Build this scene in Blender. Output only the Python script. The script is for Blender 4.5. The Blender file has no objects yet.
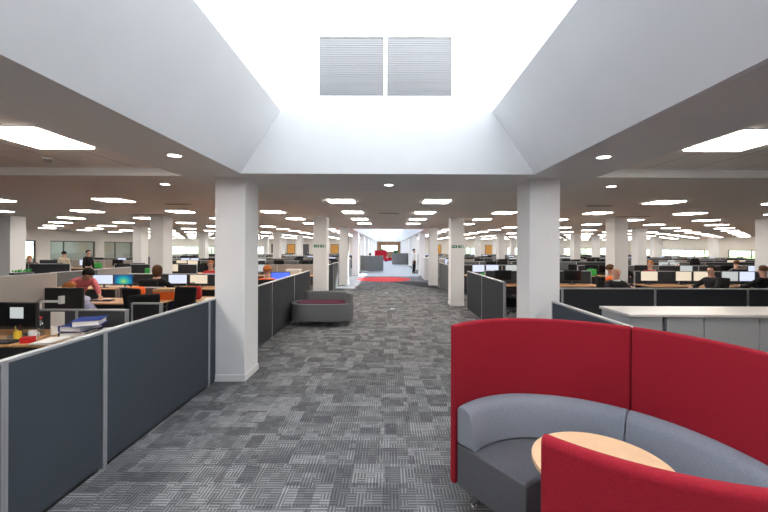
import bpy, bmesh, math, random
from mathutils import Vector, Matrix
PI = math.pi
R = math.radians
C = bpy.context.scene.collection
sc = bpy.context.scene
rnd = random.Random(7)

# ------------------------------------------------------------------ camera, world, sun, exposure
CAM_H = 1.8
cam_d = bpy.data.cameras.new('camera'); cam = bpy.data.objects.new('camera', cam_d); C.objects.link(cam)
cam.location = (0, 0, CAM_H)
cam.rotation_euler = (R(90), R(0.0), R(0))
cam.rotation_euler.rotate_axis('Z', R(0.22))
cam_d.sensor_width = 36; cam_d.lens = 36 * 375 / 768
cam_d.shift_x = -4.7 / 768; cam_d.shift_y = -9 / 768
cam_d.clip_start = 0.05; cam_d.clip_end = 400
sc.camera = cam

w = bpy.data.worlds.new('world'); sc.world = w; w.use_nodes = True
bgn = w.node_tree.nodes['Background']
bgn.inputs['Color'].default_value = (0.86, 0.925, 1.0, 1); bgn.inputs['Strength'].default_value = 6.5
SUN_DIR = Vector((-2.82, -3.9, -3.52))
sl = bpy.data.lights.new('sun', 'SUN'); sl.energy = 36; sl.angle = R(0.6); sl.color = (1, .95, .88)
so = bpy.data.objects.new('sun', sl); C.objects.link(so); so.location = (10, 10, 20)
so.rotation_euler = SUN_DIR.to_track_quat('-Z', 'Y').to_euler()
LAMP = 24.0          # ceiling panel strength
sc.view_settings.view_transform = 'Standard'; sc.view_settings.look = 'None'
sc.view_settings.gamma = 1; sc.view_settings.use_curve_mapping = False
sc.view_settings.exposure = 0.2
sc.cycles.max_bounces = 10; sc.cycles.diffuse_bounces = 7; sc.cycles.transparent_max_bounces = 12
sc.cycles.sample_clamp_indirect = 6; sc.cycles.use_light_tree = True

# keys of repeats the photograph shows nothing of (hidden behind other things)
KEEP = set('''bag:-1:left:2:2 bag:-1:left:3:0 bag:-1:left:3:6 bag:-1:right:2:3 bag:-1:right:3:6 bag:1:right:1:0 chair:-1:left:2:3 chair:-1:left:3:0 chair:-1:left:3:1 chair:-1:left:3:3 chair:-1:left:5:0 chair:-1:right:1:0 chair:-1:right:3:1 chair:-1:right:3:3 chair:-1:right:3:6 chair:-1:right:3:7 chair:1:left:2:2 chair:1:right:2:3 col:L00 col:L01 col:L02 col:L03 col:L04 col:L05 col:L06 col:L07 col:L08 col:L09 col:L11 col:L13 col:L14 col:L15 col:L21 col:L22 col:L23 col:L25 col:L26 col:L35 col:R00 col:R01 col:R02 col:R03 col:R04 col:R05 col:R06 col:R07 col:R08 col:R09 col:R11 col:R13 col:R14 col:R15 col:R21 col:R22 col:R23 col:R25 col:R26 col:R34 col:R35 col:R44 col:R54 col:R55 desk:-1:left:2:0 desk:-1:left:2:1 desk:-1:left:2:2 desk:-1:left:2:3 desk:-1:left:3:0 desk:-1:left:3:1 desk:-1:left:3:3 desk:-1:left:3:4 desk:-1:left:3:6 desk:-1:left:3:7 desk:-1:left:4:0 desk:-1:left:4:1 desk:-1:left:4:2 desk:-1:left:4:4 desk:-1:left:4:5 desk:-1:left:4:7 desk:-1:left:4:8 desk:-1:left:5:0 desk:-1:left:5:1 desk:-1:left:5:6 desk:-1:left:6:0 desk:-1:left:6:1 desk:-1:left:6:3 desk:-1:left:7:0 desk:-1:left:7:3 desk:-1:left:7:8 desk:-1:left:8:0 desk:-1:left:8:2 desk:-1:left:8:3 desk:-1:left:9:1 desk:-1:left:9:5 desk:-1:right:1:0 desk:-1:right:1:1 desk:-1:right:2:0 desk:-1:right:2:1 desk:-1:right:2:3 desk:-1:right:2:4 desk:-1:right:2:5 desk:-1:right:2:6 desk:-1:right:2:7 desk:-1:right:3:1 desk:-1:right:3:6 desk:-1:right:3:7 desk:-1:right:3:9 desk:-1:right:4:0 desk:-1:right:4:1 desk:-1:right:4:10 desk:-1:right:4:2 desk:-1:right:4:4 desk:-1:right:4:5 desk:-1:right:4:8 desk:-1:right:4:9 desk:-1:right:5:0 desk:-1:right:5:1 desk:-1:right:5:10 desk:-1:right:5:12 desk:-1:right:5:3 desk:-1:right:5:6 desk:-1:right:6:10 desk:-1:right:6:11 desk:-1:right:6:12 desk:-1:right:6:13 desk:-1:right:6:14 desk:-1:right:6:2 desk:-1:right:6:4 desk:-1:right:6:6 desk:-1:right:6:7 desk:-1:right:6:9 desk:-1:right:7:0 desk:-1:right:7:1 desk:-1:right:7:12 desk:-1:right:7:13 desk:-1:right:7:14 desk:-1:right:7:2 desk:-1:right:7:3 desk:-1:right:7:4 desk:-1:right:7:8 desk:-1:right:7:9 desk:-1:right:8:1 desk:-1:right:8:3 desk:-1:right:8:4 desk:-1:right:8:5 desk:-1:right:8:8 desk:-1:right:8:9 desk:-1:right:9:0 desk:-1:right:9:1 desk:-1:right:9:3 desk:-1:right:9:5 desk:1:left:2:0 desk:1:left:2:2 desk:1:left:2:3 desk:1:left:2:5 desk:1:left:2:6 desk:1:left:3:0 desk:1:left:3:1 desk:1:left:3:7 desk:1:left:3:8 desk:1:left:4:0 desk:1:left:4:1 desk:1:left:4:2 desk:1:left:5:5 desk:1:left:6:6 desk:1:left:6:7 desk:1:left:7:7 desk:1:left:7:8 desk:1:left:9:4 desk:1:right:1:0 desk:1:right:1:1 desk:1:right:2:0 desk:1:right:2:1 desk:1:right:2:5 desk:1:right:2:6 desk:1:right:2:7 desk:1:right:3:1 desk:1:right:3:2 desk:1:right:3:4 desk:1:right:3:9 desk:1:right:4:0 desk:1:right:4:11 desk:1:right:4:5 desk:1:right:5:0 desk:1:right:5:10 desk:1:right:5:11 desk:1:right:5:12 desk:1:right:5:8 desk:1:right:5:9 desk:1:right:6:0 desk:1:right:6:12 desk:1:right:6:13 desk:1:right:6:14 desk:1:right:7:12 desk:1:right:7:13 desk:1:right:7:2 desk:1:right:8:13 light:left0:0 light:left0:2 light:left0:3 light:left10:7 light:left10:8 light:left11:7 light:left12:2 light:left12:3 light:left12:4 light:left14:4 light:left14:5 light:left15:10 light:left15:11 light:left1:0 light:left1:1 light:left1:2 light:left1:3 light:left1:4 light:left2:0 light:left2:1 light:left2:2 light:left2:3 light:left2:4 light:left3:0 light:left3:1 light:left3:3 light:left3:4 light:left3:5 light:left4:2 light:left4:3 light:left4:5 light:left4:6 light:left5:1 light:left5:2 light:left5:6 light:left5:7 light:left6:1 light:left6:2 light:left6:6 light:left6:7 light:left7:3 light:left7:5 light:left8:6 light:left9:1 light:right0:0 light:right0:2 light:right0:3 light:right10:1 light:right10:10 light:right10:11 light:right10:9 light:right11:2 light:right11:3 light:right11:4 light:right12:7 light:right12:8 light:right13:1 light:right13:2 light:right1:0 light:right1:1 light:right1:2 light:right1:3 light:right1:4 light:right2:0 light:right2:1 light:right2:2 light:right2:3 light:right2:4 light:right3:0 light:right3:1 light:right3:3 light:right3:4 light:right3:5 light:right4:2 light:right4:3 light:right4:5 light:right4:6 light:right5:4 light:right5:5 light:right5:6 light:right6:1 light:right6:4 light:right6:5 light:right6:6 light:right6:7 light:right7:1 light:right7:2 light:right7:3 light:right7:8 light:right7:9 light:right8:1 light:right8:2 light:right8:8 light:right8:9 light:right9:1 light:right9:8 light:right9:9 mon:-10:left:2:2 mon:-10:left:2:3 mon:-10:left:3:0 mon:-10:left:3:1 mon:-10:left:3:3 mon:-10:left:3:4 mon:-10:left:3:6 mon:-10:left:3:7 mon:-10:left:4:1 mon:-10:left:4:2 mon:-10:left:4:4 mon:-10:left:4:5 mon:-10:left:4:7 mon:-10:left:4:8 mon:-10:left:5:0 mon:-10:left:5:1 mon:-10:left:5:6 mon:-10:left:6:0 mon:-10:left:6:1 mon:-10:left:6:3 mon:-10:left:7:3 mon:-10:left:7:8 mon:-10:left:8:2 mon:-10:left:8:3 mon:-10:left:9:1 mon:-10:left:9:5 mon:-10:right:1:0 mon:-10:right:1:1 mon:-10:right:2:0 mon:-10:right:2:1 mon:-10:right:2:3 mon:-10:right:2:4 mon:-10:right:2:5 mon:-10:right:2:6 mon:-10:right:2:7 mon:-10:right:3:1 mon:-10:right:3:6 mon:-10:right:3:7 mon:-10:right:3:9 mon:-10:right:4:0 mon:-10:right:4:1 mon:-10:right:4:10 mon:-10:right:4:2 mon:-10:right:4:4 mon:-10:right:4:5 mon:-10:right:4:8 mon:-10:right:4:9 mon:-10:right:5:0 mon:-10:right:5:1 mon:-10:right:5:10 mon:-10:right:5:12 mon:-10:right:5:3 mon:-10:right:5:6 mon:-10:right:6:10 mon:-10:right:6:11 mon:-10:right:6:12 mon:-10:right:6:13 mon:-10:right:6:14 mon:-10:right:6:2 mon:-10:right:6:4 mon:-10:right:6:6 mon:-10:right:6:7 mon:-10:right:6:9 mon:-10:right:7:0 mon:-10:right:7:1 mon:-10:right:7:12 mon:-10:right:7:13 mon:-10:right:7:14 mon:-10:right:7:2 mon:-10:right:7:3 mon:-10:right:7:4 mon:-10:right:7:8 mon:-10:right:7:9 mon:-10:right:8:1 mon:-10:right:8:4 mon:-10:right:8:5 mon:-10:right:8:8 mon:-10:right:8:9 mon:-10:right:9:0 mon:-10:right:9:1 mon:-10:right:9:3 mon:-11:left:2:1 mon:-11:left:3:0 mon:-11:left:3:4 mon:-11:left:4:0 mon:-11:left:4:5 mon:-11:left:5:6 mon:-11:left:7:3 mon:-11:left:8:0 mon:-11:right:2:0 mon:-11:right:2:1 mon:-11:right:2:3 mon:-11:right:3:1 mon:-11:right:3:6 mon:-11:right:4:1 mon:-11:right:4:10 mon:-11:right:4:2 mon:-11:right:4:4 mon:-11:right:4:5 mon:-11:right:5:10 mon:-11:right:5:3 mon:-11:right:5:6 mon:-11:right:6:2 mon:-11:right:6:6 mon:-11:right:8:3 mon:-11:right:8:5 mon:-11:right:9:1 mon:-11:right:9:5 mon:10:left:2:0 mon:10:left:2:2 mon:10:left:2:3 mon:10:left:2:5 mon:10:left:3:0 mon:10:left:3:1 mon:10:left:3:8 mon:10:left:4:1 mon:10:left:4:2 mon:10:left:5:5 mon:10:left:6:6 mon:10:left:6:7 mon:10:left:7:7 mon:10:left:7:8 mon:10:left:9:4 mon:10:right:2:0 mon:10:right:2:1 mon:10:right:2:5 mon:10:right:2:6 mon:10:right:2:7 mon:10:right:3:1 mon:10:right:3:2 mon:10:right:3:4 mon:10:right:3:9 mon:10:right:4:11 mon:10:right:4:5 mon:10:right:5:0 mon:10:right:5:10 mon:10:right:5:11 mon:10:right:5:12 mon:10:right:5:8 mon:10:right:5:9 mon:10:right:6:0 mon:10:right:6:12 mon:10:right:6:13 mon:10:right:6:14 mon:10:right:7:13 mon:10:right:7:2 mon:10:right:8:13 mon:11:left:2:6 mon:11:left:3:1 mon:11:left:3:7 mon:11:left:9:4 mon:11:right:1:1 mon:11:right:2:6 mon:11:right:2:7 mon:11:right:5:11 mon:11:right:6:14 mon:11:right:7:12 mon:11:right:7:2 paper:-1:left:3:7 scr:left:2:0 scr:left:2:1 scr:left:2:2 scr:left:2:3 scr:left:2:5 scr:left:2:6 scr:left:3:0 scr:left:3:1 scr:left:3:2 scr:left:3:3 scr:left:3:4 scr:left:3:5 scr:left:3:6 scr:left:3:7 scr:left:3:8 scr:left:4:0 scr:left:4:1 scr:left:4:2 scr:left:4:4 scr:left:4:5 scr:left:4:6 scr:left:4:7 scr:left:4:8 scr:left:5:0 scr:left:5:1 scr:left:5:2 scr:left:5:3 scr:left:5:5 scr:left:5:6 scr:left:5:7 scr:left:5:8 scr:left:6:0 scr:left:6:2 scr:left:6:3 scr:left:6:4 scr:left:6:7 scr:left:6:8 scr:left:7:0 scr:left:7:1 scr:left:7:2 scr:left:7:3 scr:left:7:4 scr:left:7:8 scr:left:8:1 scr:left:8:2 scr:left:8:3 scr:left:8:4 scr:left:8:5 scr:left:8:8 scr:left:9:1 scr:right:1:0 scr:right:1:1 scr:right:2:0 scr:right:2:1 scr:right:2:3 scr:right:2:4 scr:right:2:5 scr:right:2:6 scr:right:2:7 scr:right:3:0 scr:right:3:1 scr:right:3:2 scr:right:3:3 scr:right:3:4 scr:right:3:6 scr:right:3:7 scr:right:3:8 scr:right:3:9 scr:right:4:0 scr:right:4:1 scr:right:4:10 scr:right:4:11 scr:right:4:2 scr:right:4:4 scr:right:4:5 scr:right:4:6 scr:right:4:7 scr:right:4:8 scr:right:4:9 scr:right:5:0 scr:right:5:1 scr:right:5:10 scr:right:5:11 scr:right:5:12 scr:right:5:13 scr:right:5:2 scr:right:5:3 scr:right:5:5 scr:right:5:6 scr:right:5:7 scr:right:5:8 scr:right:5:9 scr:right:6:0 scr:right:6:1 scr:right:6:10 scr:right:6:11 scr:right:6:12 scr:right:6:13 scr:right:6:14 scr:right:6:2 scr:right:6:3 scr:right:6:4 scr:right:6:6 scr:right:6:7 scr:right:6:8 scr:right:7:0 scr:right:7:1 scr:right:7:10 scr:right:7:11 scr:right:7:12 scr:right:7:13 scr:right:7:14 scr:right:7:2 scr:right:7:3 scr:right:7:4 scr:right:7:5 scr:right:7:7 scr:right:7:8 scr:right:7:9 scr:right:8:1 scr:right:8:14 scr:right:8:3 scr:right:8:4 scr:right:8:5 scr:right:8:8 scr:right:8:9 scr:right:9:0 scr:right:9:1 scr:right:9:10 scr:right:9:11 scr:right:9:13 scr:right:9:3 scr:right:9:4'''.split())
class _S:      # a repeat is built when it is in KEEP (or when the visibility survey runs)
    def __contains__(self, k): return k not in KEEP and not k.startswith('light')
SKIP = set() if 'NO_SKIP' in globals() else _S()

# ------------------------------------------------------------------ materials
def nt(m): return m.node_tree.nodes, m.node_tree.links
def mat(name, col, rough=.6, metal=0, spec=.5, emit=None, estr=0):
    m = bpy.data.materials.new(name); m.use_nodes = True
    b = m.node_tree.nodes['Principled BSDF']
    b.inputs['Base Color'].default_value = (*col, 1); b.inputs['Roughness'].default_value = rough
    b.inputs['Metallic'].default_value = metal; b.inputs['Specular IOR Level'].default_value = spec
    if emit: b.inputs['Emission Color'].default_value = (*emit, 1); b.inputs['Emission Strength'].default_value = estr
    return m
def noisy(name, col, amt=.15, scale=60, rough=.9, bump=.0, spec=.3, detail=3):
    """colour with a fine procedural weave / mottling"""
    m = mat(name, col, rough, spec=spec); N, L = nt(m); b = N['Principled BSDF']
    tc = N.new('ShaderNodeTexCoord'); n = N.new('ShaderNodeTexNoise')
    n.inputs['Scale'].default_value = scale; n.inputs['Detail'].default_value = detail
    L.new(tc.outputs['Object'], n.inputs['Vector'])
    r = N.new('ShaderNodeValToRGB'); r.color_ramp.elements[0].position = .3; r.color_ramp.elements[1].position = .7
    r.color_ramp.elements[0].color = tuple(c * (1 - amt) for c in col) + (1,)
    r.color_ramp.elements[1].color = tuple(min(1, c * (1 + amt)) for c in col) + (1,)
    L.new(n.outputs['Fac'], r.inputs['Fac']); L.new(r.outputs['Color'], b.inputs['Base Color'])
    if bump:
        bp = N.new('ShaderNodeBump'); bp.inputs['Strength'].default_value = bump; bp.inputs['Distance'].default_value = .004
        L.new(n.outputs['Fac'], bp.inputs['Height']); L.new(bp.outputs['Normal'], b.inputs['Normal'])
    return m
def math_n(N, L, op, a, b=None, c=None):
    n = N.new('ShaderNodeMath'); n.operation = op
    for i, v in enumerate((a, b, c)):
        if v is None: continue
        if isinstance(v, (int, float)): n.inputs[i].default_value = v
        else: L.new(v, n.inputs[i])
    return n.outputs[0]

M = {}
M['plaster'] = noisy('white plaster', (.80, .81, .83), .015, 3, .85, 0)
M['wall'] = noisy('warm white wall', (.74, .70, .66), .02, 2, .9)
M['column'] = noisy('white painted column', (.78, .78, .79), .012, 4, .75)
M['skirt'] = mat('white gloss skirting', (.8, .8, .8), .35)
M['soffit'] = noisy('painted soffit', (.76, .755, .75), .015, 3, .9)
M['slate'] = noisy('slate blue screen fabric', (.050, .062, .080), .22, 240, .95, .15)
M['charcoal'] = noisy('charcoal screen fabric', (.040, .043, .050), .2, 200, .95, .1)
M['midgrey'] = noisy('mid grey screen fabric', (.13, .135, .14), .18, 200, .95, .1)
M['lightgrey'] = noisy('light grey screen fabric', (.36, .33, .31), .1, 150, .95, .1)
M['alu'] = mat('satin aluminium', (.50, .51, .54), .4, .6)
M['chrome'] = mat('polished chrome', (.8, .8, .82), .15, 1)
M['red'] = noisy('red wool fabric', (.34, .012, .026), .12, 220, .95, .25)
M['palegrey'] = noisy('pale blue grey wool fabric', (.26, .28, .33), .12, 140, .95, .25)
M['darkgrey'] = noisy('dark grey wool fabric', (.115, .115, .13), .15, 140, .95, .25)
M['purple'] = noisy('plum wool fabric', (.085, .014, .04), .2, 140, .95, .1)
M['tubgrey'] = noisy('grey upholstery', (.15, .16, .17), .12, 90, .9, .1)
M['beech'] = noisy('beech laminate', (.80, .53, .32), .05, 9, .4, 0, .5)
M['oak'] = noisy('warm wood desk laminate', (.50, .27, .12), .12, 7, .45, 0, .5)
M['white'] = mat('white laminate', (.75, .74, .73), .4)
M['paper'] = mat('white paper', (.8, .79, .77), .7)
M['steel'] = mat('grey cabinet steel', (.40, .41, .43), .4, .2)
M['steeld'] = mat('dark recess', (.06, .07, .09), .6)
M['ctop'] = noisy('pale worktop laminate', (.60, .575, .56), .03, 20, .3, 0, .6)
M['black'] = mat('black plastic', (.012, .012, .013), .45)
M['blackfab'] = noisy('black chair fabric', (.014, .014, .016), .3, 150, .95)
M['dgrey'] = mat('dark grey plastic', (.07, .07, .075), .5)
M['greyp'] = mat('grey plastic', (.3, .3, .3), .5)
M['skin'] = mat('skin', (.60, .34, .25), .55)
M['skin2'] = mat('tanned skin', (.50, .27, .18), .55)
M['louvre'] = mat('grey louvre', (.27, .27, .285), .6)
M['eye'] = mat('dark eye', (.03, .02, .02), .3)
M['pot'] = mat('terracotta pot', (.3, .12, .06), .8)
M['leaf'] = noisy('green leaves', (.035, .13, .03), .4, 12, .6)
M['bark'] = noisy('bark', (.10, .07, .05), .3, 12, .9)
M['grass'] = noisy('lawn', (.40, .48, .28), .3, 2, .95)
M['tree'] = noisy('sunlit foliage', (.58, .66, .46), .25, 3, .9)
M['timber'] = noisy('brown timber panelling', (.42, .25, .16), .12, 3, .6)
M['doorwood'] = noisy('orange veneer door', (.60, .30, .07), .1, 5, .5)
M['redcarpet'] = noisy('red carpet', (.62, .05, .055), .15, 60, .98)
M['palecarpet'] = noisy('pale blue grey carpet', (.38, .41, .45), .1, 30, .98)
M['darkcarpet'] = noisy('charcoal carpet', (.035, .035, .04), .25, 60, .98)
M['green_sign'] = mat('green sign', (.0, .16, .07), .4)
M['frame'] = mat('dark window frame', (.10, .11, .11), .5)
M['blind'] = mat('pale roller blind', (.75, .74, .72), .8)
for n_, c_ in dict(pink=(.62, .16, .17), whitecloth=(.72, .73, .76), blackcloth=(.012, .012, .014), navy=(.02, .03, .07),
                   orange=(.85, .16, .03), redcloth=(.45, .03, .03), denim=(.05, .08, .15), lilac=(.42, .43, .60),
                   cream=(.70, .60, .45), ginger=(.50, .17, .045), brown=(.10, .045, .02), darkhair=(.015, .012, .011),
                   blue=(.015, .04, .25), bluepale=(.25, .35, .6), redplastic=(.6, .02, .02), yellow=(.7, .5, .05),
                   greyhair=(.25, .24, .23), tan=(.5, .36, .22), greenp=(.05, .4, .08)).items():
    M[n_] = noisy(n_, c_, .12, 40, .85)

def transparent_glass(name, tint=(.92, .97, .96), mixv=.12):
    m = bpy.data.materials.new(name); m.use_nodes = True; N, L = nt(m); N.clear()
    o = N.new('ShaderNodeOutputMaterial'); t = N.new('ShaderNodeBsdfTransparent'); g = N.new('ShaderNodeBsdfGlossy'); x = N.new('ShaderNodeMixShader')
    t.inputs['Color'].default_value = (*tint, 1); g.inputs['Roughness'].default_value = .05; x.inputs[0].default_value = mixv
    L.new(t.outputs[0], x.inputs[1]); L.new(g.outputs[0], x.inputs[2]); L.new(x.outputs[0], o.inputs['Surface'])
    return m
M['glass'] = transparent_glass('clear glass')
M['bottle'] = transparent_glass('clear bottle plastic', (.75, .8, .85), .25)
def frosted():
    m = bpy.data.materials.new('opal rooflight glazing'); m.use_nodes = True; N, L = nt(m); N.clear()
    o = N.new('ShaderNodeOutputMaterial'); t = N.new('ShaderNodeBsdfTranslucent'); d = N.new('ShaderNodeBsdfDiffuse'); x = N.new('ShaderNodeMixShader')
    t.inputs['Color'].default_value = (.49, .505, .52, 1); d.inputs['Color'].default_value = (.85, .87, .9, 1); x.inputs[0].default_value = .12
    L.new(t.outputs[0], x.inputs[1]); L.new(d.outputs[0], x.inputs[2]); L.new(x.outputs[0], o.inputs['Surface'])
    return m
M['tinted'] = transparent_glass('dimming rooflight glass', (.62, .65, .68), .1)
M['opal'] = frosted()
M['lamp'] = mat('lit diffuser', (.9, .9, .88), .5, emit=(1, .93, .84), estr=LAMP)
M['downlamp'] = mat('lit downlight lens', (.9, .9, .88), .5, emit=(1, .96, .88), estr=14)
def screen_mat(name, col, s):
    return mat(name, tuple(c * .1 for c in col), .3, emit=col, estr=s)
M['scr_white'] = screen_mat('screen with pale document', (.72, .78, 1), .9)
M['scr_cream'] = screen_mat('screen with cream document', (1, .85, .66), .72)
M['scr_blue'] = screen_mat('blue screen', (.08, .18, 1), 1.0)
M['scr_grey'] = screen_mat('pale grey screen', (.7, .75, .75), .65)
M['scr_off'] = mat('dark screen', (.01, .01, .012), .2)
# swirl desktop picture (teal with yellow green centre)
def desktop():
    m = mat('teal desktop screen', (.01, .02, .03), .3); N, L = nt(m); b = N['Principled BSDF']
    tc = N.new('ShaderNodeTexCoord'); g = N.new('ShaderNodeTexGradient'); g.gradient_type = 'SPHERICAL'
    mp = N.new('ShaderNodeMapping'); mp.inputs['Scale'].default_value = (4.2, 4.2, 5.0); mp.inputs['Location'].default_value = (0, 0, -1.0)
    L.new(tc.outputs['Object'], mp.inputs['Vector']); L.new(mp.outputs[0], g.inputs['Vector'])
    r = N.new('ShaderNodeValToRGB'); e = r.color_ramp.elements
    e[0].position = 0; e[0].color = (.01, .10, .35, 1); e[1].position = 1; e[1].color = (.65, .75, .15, 1)
    e.new(.45).color = (.02, .42, .45, 1); e.new(.75).color = (.15, .6, .25, 1)
    L.new(g.outputs['Fac'], r.inputs['Fac']); L.new(r.outputs['Color'], b.inputs['Emission Color']); b.inputs['Emission Strength'].default_value = .8
    return m
M['scr_desktop'] = desktop()

def carpet():
    """patchwork loop carpet: tiles of two sizes, each hatched along x or y"""
    m = mat('patchwork carpet', (.1, .1, .1), .97, spec=.15); N, L = nt(m); b = N['Principled BSDF']
    g = N.new('ShaderNodeNewGeometry'); sp = N.new('ShaderNodeSeparateXYZ'); L.new(g.outputs['Position'], sp.inputs[0])
    X, Y = sp.outputs[0], sp.outputs[1]
    def cell(sx, sy, ox, oy, dims=2):
        fx = math_n(N, L, 'FLOOR', math_n(N, L, 'MULTIPLY_ADD', X, 1 / sx, ox)); fy = math_n(N, L, 'FLOOR', math_n(N, L, 'MULTIPLY_ADD', Y, 1 / sy, oy))
        c = N.new('ShaderNodeCombineXYZ'); L.new(fx, c.inputs[0]); L.new(fy, c.inputs[1]); c.inputs[2].default_value = ox
        wn = N.new('ShaderNodeTexWhiteNoise'); wn.noise_dimensions = '3D'; L.new(c.outputs[0], wn.inputs['Vector']); return wn.outputs['Value']
    a = cell(.25, .125, .3, .1); a2 = cell(.125, .25, 5.3, 2.6); big = cell(.25, .25, 9.1, 3.7); sm = cell(.0625, .0625, 7.7, 1.2)
    pick = math_n(N, L, 'GREATER_THAN', big, .5)
    inv = math_n(N, L, 'SUBTRACT', 1, pick)
    patch = math_n(N, L, 'ADD', math_n(N, L, 'MULTIPLY', a, pick), math_n(N, L, 'MULTIPLY', a2, inv))
    patch = math_n(N, L, 'MULTIPLY_ADD', patch, .50, math_n(N, L, 'MULTIPLY', sm, .22))
    # hatching
    def hatch(coord, per, ph):
        return math_n(N, L, 'GREATER_THAN', math_n(N, L, 'SINE', math_n(N, L, 'MULTIPLY_ADD', coord, 2 * PI / per, ph)), .35)
    hx = hatch(X, .025, 0); hy = hatch(Y, .028, 1)
    dirn = math_n(N, L, 'GREATER_THAN', math_n(N, L, 'FRACT', math_n(N, L, 'MULTIPLY', patch, 7.3)), .5)
    ndir = math_n(N, L, 'SUBTRACT', 1, dirn)
    h = math_n(N, L, 'ADD', math_n(N, L, 'MULTIPLY', hx, dirn), math_n(N, L, 'MULTIPLY', hy, ndir))
    ns = N.new('ShaderNodeTexNoise'); ns.inputs['Scale'].default_value = 320; ns.inputs['Detail'].default_value = 2
    L.new(g.outputs['Position'], ns.inputs['Vector'])
    v = math_n(N, L, 'MULTIPLY_ADD', h, .42, patch)
    v = math_n(N, L, 'MULTIPLY_ADD', ns.outputs['Fac'], .5, math_n(N, L, 'SUBTRACT', v, .25))
    r = N.new('ShaderNodeValToRGB'); e = r.color_ramp.elements
    e[0].position = .1; e[0].color = (.070, .073, .080, 1); e[1].position = 1.05; e[1].color = (.34, .345, .355, 1)
    e.new(.55).color = (.135, .139, .148, 1); e.new(.8).color = (.22, .225, .235, 1)
    L.new(v, r.inputs['Fac']); L.new(r.outputs['Color'], b.inputs['Base Color'])
    return m
M['carpet'] = carpet()

def ceil_tiles(name, line_col, tx=.49, ty=.6, wline=.010):
    m = mat(name, (.5, .48, .46), .95, spec=.2); N, L = nt(m); b = N['Principled BSDF']
    g = N.new('ShaderNodeNewGeometry'); sp = N.new('ShaderNodeSeparateXYZ'); L.new(g.outputs['Position'], sp.inputs[0])
    def ln(co, per, off, wd):
        f = math_n(N, L, 'FRACT', math_n(N, L, 'MULTIPLY_ADD', co, 1 / per, off)); return math_n(N, L, 'LESS_THAN', f, wd / per)
    lx = ln(sp.outputs[0], tx, .5, wline); ly = ln(sp.outputs[1], ty, .2, wline * .6)
    f = math_n(N, L, 'MAXIMUM', lx, ly)
    ns = N.new('ShaderNodeTexNoise'); ns.inputs['Scale'].default_value = 150; L.new(g.outputs['Position'], ns.inputs['Vector'])
    r = N.new('ShaderNodeValToRGB'); r.color_ramp.elements[0].color = (.80, .75, .71, 1); r.color_ramp.elements[1].color = (.88, .83, .79, 1)
    L.new(ns.outputs['Fac'], r.inputs['Fac'])
    mx = N.new('ShaderNodeMix'); mx.data_type = 'RGBA'; L.new(f, mx.inputs['Factor']); L.new(r.outputs['Color'], mx.inputs['A']); mx.inputs['B'].default_value = (*line_col, 1)
    L.new(mx.outputs['Result'], b.inputs['Base Color'])
    return m
M['ceil'] = ceil_tiles('ceiling tiles', (.80, .79, .78))
M['ceil_near'] = ceil_tiles('ceiling tiles with shadow gap', (.16, .15, .145), .6, .6, .008)

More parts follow.
